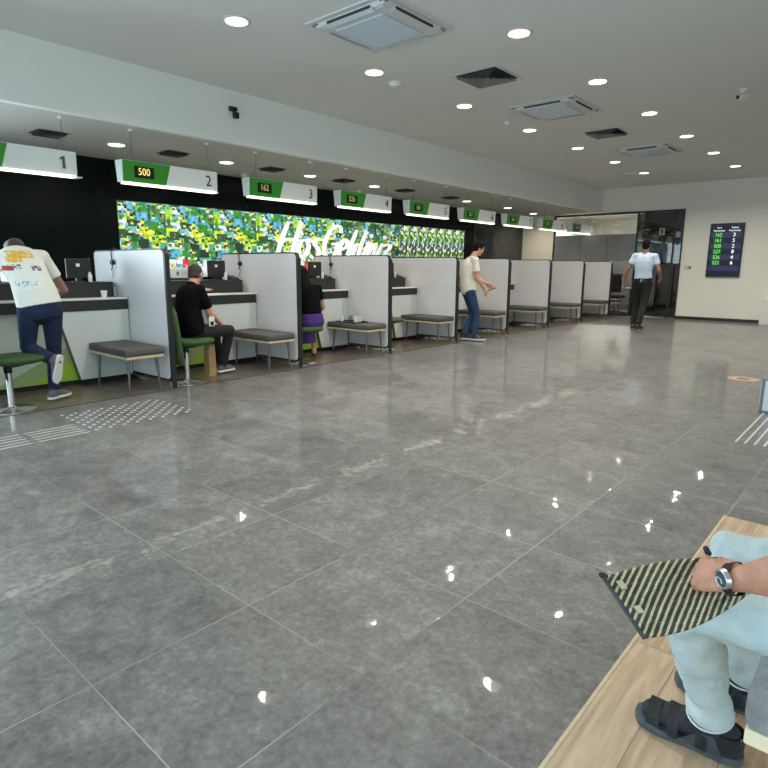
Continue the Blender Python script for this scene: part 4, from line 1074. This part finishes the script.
# 2: seated man in black, turned along the counter
J2 = dict(pel=(-6.10, 3.68, .57), mid=(-6.13, 3.66, .83), chest=(-6.14, 3.72, 1.03), hL=(-6.19, 3.72, .56), hR=(-6.01, 3.68, .56),
          kL=(-6.28, 4.10, .53), aL=(-6.33, 4.15, .10), tL=(-6.33, 4.33, .03), kR=(-6.04, 4.14, .54), aR=(-6.16, 4.10, .10), tR=(-6.20, 4.30, .03),
          sL=(-6.32, 3.76, 1.03), sR=(-5.97, 3.73, 1.03), eL=(-6.42, 3.92, .92), wL=(-6.50, 4.10, .99), eR=(-5.96, 3.84, .76), wR=(-6.08, 4.04, .63), head=(-6.20, 3.83, 1.205))
J2 = {k: V(v)+V((0, -.03, 0)) for k, v in J2.items()}
p2 = figure((-6.10, 3.68, 0), J2, dict(face=(-.45, .85, -.30), up=(-.06, .1, 1), top='blackcloth', bot='trouser', shoe='shoegrey', sole='rubberw', skin='skin', hair='hairg', s=.98, hairs=.97,
        nL=(0, 0, 1), nR=(1, 0, .3), thL=1, thR=1, cR=.5, belly=.03, sleeve=.75, wide=1.15, top0=-.2),
        'seated man with short grey hair and glasses, all in black, at the second counter')
g = BM(); c = V(J2['head']); f = V((-.45, .85, -.30)).normalized(); u = V((0, .0, 1)); u = (u-f*u.dot(f)).normalized(); l = u.cross(f)
for sd in (-1, 1):
    tube(g, [c+l*.031*sd+f*.098+u*.006+l*.021*math.cos(a)+u*.015*math.sin(a) for a in [2*PI*i/14 for i in range(14)]], .0018, 6, closed=True)
    tube(g, [c+l*.054*sd+f*.096+u*.01, c+l*.084*sd+f*.03+u*.008, c+l*.084*sd-f*.01+u*.0], .0018, 6)
tube(g, [c+l*.010+f*.101+u*.008, c-l*.010+f*.101+u*.008], .0018, 6)
obj('glasses', g, 'steel', p2, off=(-6.10, 3.68, 0))
t = thing('phone_case', 'white patterned phone case at the hip of the man in black', 'phone', (-5.925, 3.80, .63))
obj('case', B(-.008, .008, -.035, .035, -.01, .10, bev=.004), 'rubberw', t)
obj('pattern', B(.008, .010, -.022, .022, .0, .045), 'blackpl', t)
t = thing('paper_bag', 'brown kraft paper bag on the floor by the man in black', 'bag', (-6.16, 3.90, 0))
b = BM(); loft(b, [(V((0, 0, z)), V((a, a, 0)), V((-c_, c_, 0))) for a, c_, z in ((.05, .035, 0), (.05, .035, .20), (.047, .028, .34), (.044, .012, .38))], 4); obj('bag_body', b, 'orangebag', t)
obj('bag_handle', tube(BM(), [(-.02, -.02, .37), (-.01, -.01, .43), (.02, .02, .43), (.03, .03, .37)], .003), 'orangebag', t)

# 3: woman in purple, mostly behind the second partition
J3 = dict(pel=(-6.02, 5.47, .57), mid=(-6.04, 5.47, .80), chest=(-6.13, 5.50, .99), hL=(-6.04, 5.40, .56), hR=(-6.00, 5.55, .56),
          kL=(-6.42, 5.55, .52), aL=(-6.44, 5.62, .10), tL=(-6.56, 5.72, .03), kR=(-6.37, 5.76, .52), aR=(-6.38, 5.83, .10), tR=(-6.50, 5.93, .03),
          sL=(-6.22, 5.36, 1.00), sR=(-6.06, 5.63, 1.00), eL=(-6.42, 5.42, .90), wL=(-6.66, 5.55, .965), eR=(-6.08, 5.74, .74), wR=(-6.30, 5.78, .64), head=(-6.22, 5.53, 1.20))
J3 = {k: V(v)+V((0, -.05, 0)) for k, v in J3.items()}; J3['head'] += V((0, -.05, 0)); hc = V(J3['head'])
p3 = figure((-6.08, 5.50, 0), J3, dict(face=(-.85, .45, -.25), top='blackcloth', skirt=True, skin='skin', shoe='skin', sole='leather', hair='hairb', s=.90, sleeve=.55, wide=.95, top0=.05, thL=1, thR=1, nR=(0, 1, .3),
        long=[(hc+V((.06, -.03, .02)), hc+V((.14, -.06, -.30)), .075), (hc+V((.03, -.07, .0)), hc+V((.08, -.10, -.26)), .06), (hc+V((.05, .03, .0)), hc+V((.10, .03, -.24)), .05)]),
        'seated woman with long dark hair, black top and purple skirt at the third counter')
bm = BM(); Jv = {k: V(v) for k, v in J3.items()}; torso(bm, Jv, .90, inf=.022, t1=.22)
caps(bm, Jv['hL'], Jv['kL'], .105, .082); caps(bm, Jv['hR'], Jv['kR'], .105, .082)
loft(bm, [((Jv['kL']+Jv['kR'])/2+V((.04, 0, .05)), V((.09, 0, 0)), V((0, .17, 0))), ((Jv['kL']+Jv['kR'])/2+V((.03, 0, -.30)), V((.11, 0, 0)), V((0, .18, 0)))], 18)
fobj('skirt', bm, 'purple', p3, (-6.08, 5.50, 0), .008, 5)
# 4: standing man in cream T-shirt looking at his phone
J4 = dict(pel=(-5.73, 8.88, .93), mid=(-5.73, 8.85, 1.15), chest=(-5.73, 8.92, 1.40), hL=(-5.82, 8.89, .89), hR=(-5.65, 8.88, .89),
          kL=(-5.83, 9.02, .50), aL=(-5.84, 8.88, .10), tL=(-5.80, 9.08, .03), kR=(-5.67, 9.03, .50), aR=(-5.70, 9.00, .10), tR=(-5.62, 9.19, .03),
          sL=(-5.91, 8.95, 1.42), sR=(-5.55, 8.92, 1.42), eL=(-5.92, 9.04, 1.13), wL=(-5.82, 9.26, 1.02), eR=(-5.53, 8.96, 1.11), wR=(-5.59, 9.13, .92), head=(-5.73, 9.05, 1.625))
R4 = Matrix.Rotation(-.62, 3, 'Z'); C4 = V((-5.73, 8.93, 0)); J4 = {k: C4+R4@(V(v)-C4) for k, v in J4.items()}
p4 = figure((-5.73, 8.95, 0), J4, dict(face=R4@V((.10, .92, -.30)), up=R4@V((0, .3, 1)), top='cream', bot='bluejean', shoe='blackpl', sole='rubberw', skin='skin', hair='hairb', fringe=True, hairs=1.10,
        nR=R4@V((.9, 0, .5)), nL=R4@V((-.9, 0, .5)), thR=1, thL=-1, cR=.55, cL=.5, sleeve=.62, top0=-.12, wide=.96, loose=.95),
        'standing man with dark hair in cream T-shirt and blue jeans looking down at a phone')
t = thing('mobile_phone', 'small black phone in the hand of the standing man', 'phone', C4+R4@(V((-5.60, 9.27, .925))-C4), -.62); b = B(-.035, .035, -.075, .075, -.004, .004, bev=.003)
xf(b, Matrix.Rotation(.35, 4, 'X')); obj('case', b, 'blackpl', t)

# 5: guard walking away to the glass door
J5 = dict(pel=(-4.13, 13.10, 1.00), mid=(-4.14, 13.08, 1.25), chest=(-4.14, 13.10, 1.54), hL=(-4.24, 13.10, .96), hR=(-4.04, 13.10, .96),
          kL=(-4.27, 13.22, .54), aL=(-4.27, 13.12, .11), tL=(-4.28, 13.32, .03), kR=(-4.06, 13.02, .53), aR=(-4.07, 12.82, .13), tR=(-4.05, 13.02, .03),
          sL=(-4.34, 13.10, 1.55), sR=(-3.94, 13.10, 1.54), eL=(-4.46, 13.04, 1.27), wL=(-4.52, 13.10, 1.02), eR=(-3.84, 13.10, 1.26), wR=(-3.86, 13.30, 1.12), head=(-4.14, 13.13, 1.775))
p5 = figure((-4.15, 13.05, 0), J5, dict(face=(-.1, 1, -.05), top='ltshirt', bot='trouser', skin='skind', hair='hairb', s=1.08, nL=(-1, 0, 0), nR=(1, 0, 0), thL=-1, thR=1, cL=.35, sleeve=.58, top0=.04, shirtname='uniform_shirt', wide=1.0),
        'guard in light blue shirt and dark trousers walking towards the glass door')
bb = BM(); 
loft(bb, [(V((-4.135, 13.09, z)), V((.196, 0, 0)), V((0, .148, 0))) for z in (1.015, 1.065)], 26)
b_ = obj('belt', bb, 'blackpl', p5, off=(-4.15, 13.05, 0), smooth=.9)
obj('belt_pouch', B(-4.17, -4.10, 12.915, 12.95, .99, 1.10, bev=.008), 'blackpl', b_, off=(-4.15, 13.05, 0)); obj('buckle', B(-4.13, -4.105, 12.905, 12.915, 1.02, 1.09, bev=.002), 'steel', b_, off=(-4.15, 13.05, 0))

# 6: the seated person in the foreground right (legs, forearm, hand; the rest lies outside the frame)
def foreground():
    base = V((.2, 1.57, 0))
    t = thing('person', 'seated person in pale blue jeans at the lower right, hand with watch on a bag', 'person', base)
    H = {'L': V((.22, 1.46, .56)), 'R': V((.22, 1.70, .56))}; K = {'L': V((-.285, 1.475, .50)), 'R': V((-.250, 1.735, .535))}; A = {'L': V((-.238, 1.645, .10)), 'R': V((-.195, 1.885, .10))}
    W = V((-.178, 1.33, .667)); E = V((.09, 1.225, .83)); SL = V((.34, 1.36, 1.06)); SR = V((.34, 1.80, 1.06)); ER = V((.16, 1.90, .80)); WR = V((.08, 1.74, .70))
    bm = BM()
    J = dict(pel=(.24, 1.58, .58), mid=(.30, 1.58, .82), chest=(.33, 1.58, 1.04), hL=H['L'], hR=H['R'], sL=SL, sR=SR)
    J = {k: V(v) for k, v in J.items()}
    torso(bm, J)
    for s_ in 'LR': caps(bm, H[s_], K[s_], .07, .042); caps(bm, K[s_], A[s_], .038, .030); caps(bm, A[s_], A[s_]+V((.03, 0, -.045)), .036, .034)
    caps(bm, J['chest'], SL, .07, .055); caps(bm, J['chest'], SR, .07, .055); caps(bm, SL, E, .05, .044); caps(bm, SR, ER, .05, .04); caps(bm, ER, WR, .04, .03)
    caps(bm, J['chest'], V((.30, 1.58, 1.22)), .06, .054); head(bm, (.29, 1.58, 1.29), (-1, 0, -.15), (0, 0, 1))
    # near forearm: broad muscle belly running into a flat wrist
    d = (W-E).normalized(); lat = d.cross(V((0, -.3, 1))).normalized(); nr = lat.cross(d)
    loft(bm, [(E-d*.03, lat*.042, nr*.042), (E+d*.02, lat*.054, nr*.054), (L3(E, W, .35), lat*.060, nr*.056), (L3(E, W, .65), lat*.053, nr*.048), (L3(E, W, .88), lat*.036, nr*.031), (W, lat*.031, nr*.023), (W+d*.02, lat*.032, nr*.021)], 20)
    body = fobj('body', bm, 'skinh', t, base, .006, 3)
    # the near hand, a separate finer chain rooted in the wrist: fingers close round the bag's rolled top
    bm = BM(); hd = V((-.90, .30, -.30)).normalized(); up = V((-.22, -.50, .84)); up = (up-hd*up.dot(hd)).normalized(); la = hd.cross(up).normalized()
    if la.y < 0: la = -la                     # la points away from the camera: the thumb side is hidden behind
    w0 = W
    loft(bm, [(w0-d*.035, la*.031, up*.023), (w0, la*.031, up*.022), (w0+hd*.030, la*.038, up*.021), (w0+hd*.062, la*.045, up*.019), (w0+hd*.083, la*.043, up*.016)], 18)
    for i, (o_, L_, r) in enumerate(((.034, .078, .0100), (.0115, .086, .0104), (-.0115, .080, .0098), (-.033, .063, .0088))):
        p = w0+hd*(.080-.004*abs(i-1))+la*o_; ell(bm, p+up*.006, hd*.013, la*.011, up*.013, 10, 6)       # knuckle
        a = .75+.06*i; q = p
        for f, k_ in ((.46, 1), (.30, 2), (.24, 3)):
            dd = (hd*math.cos(a)-up*math.sin(a)); q2 = q+dd*L_*f; caps(bm, q, q2, r*(1.04-.06*k_), r*(.98-.06*k_), 10, 3); q = q2; a += .62
    tb = w0+hd*.028+la*.032-up*.004; td = (hd*.72+la*.50-up*.45).normalized(); t1 = tb+td*.044; t2 = t1+(hd*.85-la*.05-up*.5).normalized()*.032; t3 = t2+(hd*.7-la*.35-up*.6).normalized()*.024
    caps(bm, tb-td*.025, t1, .016, .0125); caps(bm, t1, t2, .0125, .0115); caps(bm, t2, t3, .0112, .0095)
    # tendons on the back of the hand
    for o_ in (.030, .010, -.010, -.030): caps(bm, w0+hd*.02+la*o_*.45+up*.017, w0+hd*.078+la*o_+up*.011, .004, .005, 8, 2)
    hnd = fobj('hand', bm, 'skinh', t, base, .0030, 2)
    # far hand resting out of the frame
    bm = BM(); hand(bm, WR, (-.6, -.6, -.1), (0, 0, 1), 1, 1, .3); fobj('hand', bm, 'skinh', t, base, .005, 2)
    eyes(t, base, (.29, 1.58, 1.29), (-1, 0, -.15), (0, 0, 1))
    bm = BM(); ell(bm, (.31, 1.58, 1.325), V((0, .084, 0)), V((.096, 0, 0)), V((0, 0, .085))); fobj('hair', bm, 'hairg', t, base, .008, 2)
    bm = BM(); torso(bm, J, inf=.016, t0=-.15, t1=1.06)
    for s0, e0 in ((SL, E), (SR, ER)): caps(bm, J['chest'], s0, .085, .068); cyl(bm, s0, L3(s0, e0, .65), .068, .064); caps(bm, s0, L3(s0, e0, .2), .068, .066)
    fobj('t_shirt', bm, 'cream', t, base, .009, 4)
    # jeans with soft folds
    bm = BM(); torso(bm, J, inf=.012, t1=.2)
    for s_ in 'LR':
        h, k, a = H[s_], K[s_], A[s_]; dth = (k-h).normalized(); dsh = (a-k).normalized(); y_ = V((0, 1, 0))
        nth = dth.cross(y_).normalized()
        loft(bm, [(h-dth*.02, y_*.105, nth*.095), (L3(h, k, .35), y_*.098, nth*.086), (L3(h, k, .7), y_*.085, nth*.074), (k-dth*.02, y_*.074, nth*.068), (k+dth*.035, y_*.062, nth*.055), (k+dth*.058, y_*.034, nth*.030)], 22)
        ysh = (V((0, 1, .3))); ysh = (ysh-dsh*ysh.dot(dsh)).normalized(); xsh = dsh.cross(ysh).normalized()
        loft(bm, [(k-dsh*.04, ysh*.050, xsh*.045), (k+dsh*.01, ysh*.070, xsh*.064), (L3(k, a, .22), ysh*.066, xsh*.062), (L3(k, a, .5), ysh*.060, xsh*.058), (L3(k, a, .80), ysh*.055, xsh*.054), (a-dsh*.015, ysh*.055, xsh*.056)], 22)
    me = fuse(bm, .006, 6)
    for v in me.vertices:      # cloth folds
        c = v.co; fz = math.sin(c.z*70+c.x*25+noise.noise(c*9)*5)*.0022 + noise.noise(c*13)*.011
        for K_ in K.values(): 
            dd = (c-K_).length; fz += math.sin((c.x*.7-c.z)*85)*.0045*math.exp(-(dd/.10)**2)
        v.co = c+v.normal*fz
    b2 = BM(); b2.from_mesh(me); me = fuse(b2, .0058, 2)
    me.transform(Matrix.Translation(-base)); jn = obj('jeans', me, 'ltjean', t, smooth=9)
    # hems
    for s_ in 'LR':
        h, k, a = H[s_], K[s_], A[s_]; dsh = (a-k).normalized(); ysh = V((0, 1, .3)); ysh = (ysh-dsh*ysh.dot(dsh)).normalized(); xsh = dsh.cross(ysh).normalized()
        obj('hem', tube(BM(), [a-dsh*.014+ysh*.0555*math.cos(q)+xsh*.0565*math.sin(q) for q in [2*PI*i/28 for i in range(28)]], .0032, 8, closed=True), 'ltjean', jn, off=base, smooth=9)
    # socked feet in strapped sandals, toes to -x
    for s_, a in A.items():
        c = V((a.x, a.y, 0)); sk = BM(); X = lambda x, y, z: c+V((-x*.84, y, z))
        loft(sk, [(X(-.088, 0, .060), V((0, .026, 0)), V((0, 0, .026))), (X(-.066, 0, .064), V((0, .034, 0)), V((0, 0, .036))), (X(-.02, 0, .072), V((0, .037, 0)), V((0, 0, .048))), (X(.05, 0, .062), V((0, .041, 0)), V((0, 0, .038))),
                  (X(.11, .002, .050), V((0, .046, 0)), V((0, 0, .026))), (X(.16, .003, .043), V((0, .046, 0)), V((0, 0, .019))), (X(.195, .006, .040), V((0, .034, 0)), V((0, 0, .014))), (X(.208, .008, .038), V((0, .016, 0)), V((0, 0, .007)))], 20)
        caps(sk, a+V((.0, 0, .02)), X(-.025, 0, .065), .038, .042)
        so = fobj('sock', sk, 'sockb', t, base, .005, 3)
        # sandal
        out = [(-.105, 0), (-.098, .026), (-.06, .040), (0, .040), (.06, .044), (.12, .053), (.17, .053), (.205, .040), (.225, .012)]
        out = out+[(x, -y) for x, y in out[::-1][:-1]]
        b = BM(); n = len(out)
        lo = [b.verts.new(X(x, y*.96, .0035)) for x, y in out]; mi = [b.verts.new(X(x, y*1.03, .014)) for x, y in out]; hi = [b.verts.new(X(x, y, .026 if x < .15 else .030)) for x, y in out]
        fs = [b.faces.new(lo[::-1]), b.faces.new(hi)]
        for P_, Q_ in ((lo, mi), (mi, hi)): fs += [b.faces.new([P_[i], P_[(i+1) % n], Q_[(i+1) % n], Q_[i]]) for i in range(n)]
        bmesh.ops.recalc_face_normals(b, faces=fs)
        sd = obj('sandal', b, 'sole', t, off=base, smooth=.9)
        def strap(x0, w, pts, m='strap'):
            bb = BM(); F_ = []
            for q, (y, z) in enumerate(pts):
                sh = .0
                F_.append([bb.verts.new(X(x0-w/2+sk_*.0+(q/(len(pts)-1)-.5)*.02, y, z)) for sk_ in (0,)]+[bb.verts.new(X(x0+w/2+(q/(len(pts)-1)-.5)*.02, y, z))])
            for p_, q_ in zip(F_, F_[1:]): bb.faces.new([p_[0], p_[1], q_[1], q_[0]])
            bmesh.ops.solidify(bb, geom=bb.faces[:], thickness=.005); bmesh.ops.recalc_face_normals(bb, faces=bb.faces[:])
            return obj('strap', bb, m, sd, off=base, smooth=.9)
        def over(hw, top, n=10, z0=.020): return [(-hw*math.cos(PI*i/n), z0+(top-z0)*math.sin(PI*i/n)**.7) for i in range(n+1)]
        strap(.165, .040, over(.053, .070)); strap(.105, .036, over(.052, .084)); strap(.020, .034, over(.047, .116))
        # heel strap and buckle pads
        b = BM(); F_ = []
        for i in range(13):
            q = -PI*.62+PI*1.24*i/12; x = -.055-.048*math.cos(q); y = .043*math.sin(q)
            F_.append((b.verts.new(X(x, y, .050)), b.verts.new(X(x, y, .084))))
        for p_, q_ in zip(F_, F_[1:]): b.faces.new([p_[0], q_[0], q_[1], p_[1]])
        bmesh.ops.solidify(b, geom=b.faces[:], thickness=.005); obj('heel_strap', b, 'strap', sd, off=base, smooth=.9)
        for sy in (-1, 1):
            b = prism(BM(), [(c.x+.045, .02), (c.x-.065, .02), (c.x-.02, .065), (c.x+.02, .075)], 'y', c.y+sy*.041-.003, c.y+sy*.041+.003)
            obj('side_guard', b, 'strap', sd, off=base)
    # watch
    wc = W+d*.006; la2 = d.cross(up).normalized(); nn = la2.cross(d)
    if nn.z < 0: nn = -nn
    wt = obj('watch_strap', BM(), 'leather', t)
    bpy.data.meshes.remove(wt.data) if False else None
    bm = BM(); F_ = []
    for i in range(28):
        q = 2*PI*i/28; rr = la2*.0375*math.cos(q)+nn*.0295*math.sin(q)
        F_.append((bm.verts.new(wc+rr-d*.010), bm.verts.new(wc+rr+d*.010)))
    for i in range(28): bm.faces.new([F_[i][0], F_[(i+1) % 28][0], F_[(i+1) % 28][1], F_[i][1]])
    bmesh.ops.solidify(bm, geom=bm.faces[:], thickness=-.003); bmesh.ops.translate(bm, verts=bm.verts[:], vec=-base); bm.to_mesh(wt.data); bm.free(); wt.data.materials.clear(); wt.data.materials.append(M['leather'])
    for p in wt.data.polygons: p.use_smooth = True
    ax = (nn*.62 - la2*math.copysign(.68, la2.y) + d*.38).normalized()          # face of the watch, rolled a little towards the camera
    r0 = wc+nn*.0295*.82 - la2*math.copysign(.58*.0375, la2.y)*1.0
    cs = obj('watch_case', cyl(BM(), r0-ax*.004, r0+ax*.004, .0215, .0205, 32), 'steel', t, off=base, smooth=.7)
    obj('bezel', tube(BM(), [r0+ax*.0048+(frame_of(ax)[0]*math.cos(q)+frame_of(ax)[1]*math.sin(q))*.0185 for q in [2*PI*i/32 for i in range(32)]], .0022, 8, closed=True), 'steel', cs, off=base, smooth=9)
    obj('dial', cyl(BM(), r0+ax*.004, r0+ax*.0052, .0180, .0180, 32), 'dial', cs, off=base)
    u_, v_ = frame_of(ax)
    obj('watch_hand', tube(BM(), [r0+ax*.006, r0+ax*.006+u_*.012], .0008, 6), 'white', cs, off=base); obj('watch_hand', tube(BM(), [r0+ax*.006, r0+ax*.006+v_*.008-u_*.004], .0010, 6), 'white', cs, off=base)
    obj('crown', cyl(BM(), r0-la2*.0205, r0-la2*.0245, .003, .003, 10), 'steel', cs, off=base)
foreground()

# the striped pouch under the hand
def pouch():
    TL, BL, BR, TR = V((-.425, 1.255, .610)), V((-.312, 1.21, .528)), V((-.150, 1.385, .628)), V((-.225, 1.42, .665))
    base = (TL+BL+BR+TR)/4; t = thing('striped_pouch', 'flat black and gold striped pouch held over the knee at lower right', 'bag', base)
    nx, ny = 40, 26; bm = BM(); uvl = bm.loops.layers.uv.new('UVMap'); nrm = (TR-TL).cross(BL-TL).normalized()
    if nrm.z < 0: nrm = -nrm
    G1, G2 = [], []
    for j in range(ny+1):
        a, b = [], []
        for i in range(nx+1):
            u, v = i/nx, j/ny
            top = TL.lerp(TR, u)+V((0, .006, .012))*math.sin(PI*u)      # the upper edge bows outwards
            bot = BL.lerp(BR, u)+V((.004, -.012, -.018))*math.sin(PI*u)
            p = top.lerp(bot, v)
            e = (math.sin(PI*min(1, max(0, u)))**.4)*(math.sin(PI*min(1, max(0, v)))**.4)
            wr = noise.noise(V((u*4, v*5, 1)))*.006+math.sin((u*1.1+v*2.2)*9)*.0022
            dip = .012*math.exp(-((v-.33)/.05)**2)*(.4+.6*u)              # crease along the pouch
            a.append(bm.verts.new(p+nrm*(.011*e+wr*e-dip*e*.6)-base)); b.append(bm.verts.new(p-nrm*(.009*e+.0005)-base))
        G1.append(a); G2.append(b)
    def q(vs, uv):
        f = bm.faces.new(vs)
        for lp, c in zip(f.loops, uv): lp[uvl].uv = c
    for j in range(ny):
        for i in range(nx):
            uv = [(i/nx, j/ny), ((i+1)/nx, j/ny), ((i+1)/nx, (j+1)/ny), (i/nx, (j+1)/ny)]
            q([G1[j][i], G1[j+1][i], G1[j+1][i+1], G1[j][i+1]], [uv[0], uv[3], uv[2], uv[1]]); q([G2[j][i], G2[j][i+1], G2[j+1][i+1], G2[j+1][i]], uv)
    for i in range(nx):
        q([G1[0][i], G1[0][i+1], G2[0][i+1], G2[0][i]], [(i/nx, 0)]*4); q([G1[ny][i+1], G1[ny][i], G2[ny][i], G2[ny][i+1]], [(i/nx, 1)]*4)
    for j in range(ny):
        q([G1[j+1][0], G1[j][0], G2[j][0], G2[j+1][0]], [(0, j/ny)]*4); q([G1[j][nx], G1[j+1][nx], G2[j+1][nx], G2[j][nx]], [(1, j/ny)]*4)
    bmesh.ops.recalc_face_normals(bm, faces=bm.faces[:])
    obj('pouch_body', bm, 'stripe', t, smooth=9)
    obj('zip_edge', tube(BM(), [TL.lerp(BL, s/8)-base for s in range(9)], .0045, 8), 'strap', t, smooth=9)
    obj('corner_loop', caps(BM(), TL-base+V((-.004, 0, .004)), TL-base+V((.004, .004, 0)), .007, .007, 10), 'blackpl', t, smooth=9)
    e1 = (BL-TL).normalized(); e2 = (TR-TL).normalized()
    for s_, w_, h_ in ((.20, .020, .012), (.60, .016, .012)):
        c = TL.lerp(BL, s_)+e2*.022+nrm*.016-base; b = BM(); vs = [c+e1*w_/2*a+e2*h_/2*b_ for a, b_ in ((-1, -1), (1, -1), (1, 1), (-1, 1))]
        f = [b.verts.new(p+nrm*.002) for p in vs]; g_ = [b.verts.new(p-nrm*.006) for p in vs]; b.faces.new(f); b.faces.new(g_[::-1])
        for i in range(4): b.faces.new([f[i], g_[i], g_[(i+1) % 4], f[(i+1) % 4]])
        bmesh.ops.recalc_face_normals(b, faces=b.faces[:]); obj('metal_tag', b, 'gold', t)
    obj('zip_pull', caps(BM(), V((-.250, 1.412, .668))-base, V((-.256, 1.412, .678))-base, .007, .006, 10), 'blackpl', t, smooth=9)
pouch()
# the bench the person sits on
t = thing('seat_bench', 'pale grey cushioned bench with cream wooden frame at the lower right corner', 'bench', (.2, 1.9, 0))
obj('cushion', B(-.325, .30, -.655, .75, .392, .485, bev=.022, seg=3), 'cushion2', t, smooth=.9)
obj('frame', B(-.32, .29, -.65, .74, .36, .395, bev=.004), 'creamwood', t)
for x in (-.26, .23):
    for y in (-.60, .68):
        b = BM(); loft(b, [((x, y, .36), V((.016, 0, 0)), V((0, .016, 0))), ((x+.01, y+math.copysign(.02, y), .003), V((.010, 0, 0)), V((0, .010, 0)))], 12); obj('leg', b, 'steel', t, smooth=.9)

# ------------------------------------------------------------------ light, world, camera
def area(x, y, z, sx, sy, w, c, rot):
    ld = bpy.data.lights.new('daylight', 'AREA'); ld.shape = 'RECTANGLE'; ld.size = sx; ld.size_y = sy; ld.energy = w; ld.color = c
    o = bpy.data.objects.new('daylight', ld); col.objects.link(o); o.location = (x, y, z); o.rotation_euler = rot; return o
for x in (-7.5, -4.4, -1.4, 1.6): area(x, YF-.3, 1.5, 2.8, 2.5, 95, (.80, .92, 1.0), (math.radians(90), 0, 0))
area(XB-.35, -.25, 1.4, 4.2, 2.4, 430, (.80, .90, 1.0), (math.radians(90), 0, math.radians(-90)))
area(XR+.35, .6, 1.4, 5.8, 2.4, 170, (.78, .92, 1.0), (math.radians(90), 0, math.radians(90)))  # added light behind the right-hand window, brightens bulkhead and counter fronts
W_ = bpy.data.worlds.new('world'); S.world = W_; W_.use_nodes = True
bg = W_.node_tree.nodes['Background']; sky = W_.node_tree.nodes.new('ShaderNodeTexSky'); sky.sky_type = 'HOSEK_WILKIE'
W_.node_tree.links.new(sky.outputs[0], bg.inputs[0]); bg.inputs[1].default_value = .6
cam = bpy.data.cameras.new('camera'); co = bpy.data.objects.new('camera', cam); col.objects.link(co); S.camera = co
cam.sensor_width = 36; cam.lens = 587.265/768*36; cam.clip_start = .05
yaw, pit, rol = -0.714761225, -0.196850323, 0.00564122340
cy, sy, cp, sp = math.cos(yaw), math.sin(yaw), math.cos(pit), math.sin(pit)
fw = V((sy*cp, cy*cp, sp)); rt = V((cy, -sy, 0)); up = rt.cross(fw)
r2 = rt*math.cos(rol)+up*math.sin(rol); u2 = -rt*math.sin(rol)+up*math.cos(rol)
mt = Matrix((r2, u2, -fw)).transposed().to_4x4(); mt.translation = V((0, 0, 1.3)); co.matrix_world = mt
S.view_settings.view_transform = 'Standard'; S.view_settings.look = 'None'; S.view_settings.gamma = 1; S.view_settings.use_curve_mapping = False
S.view_settings.exposure = -0.15
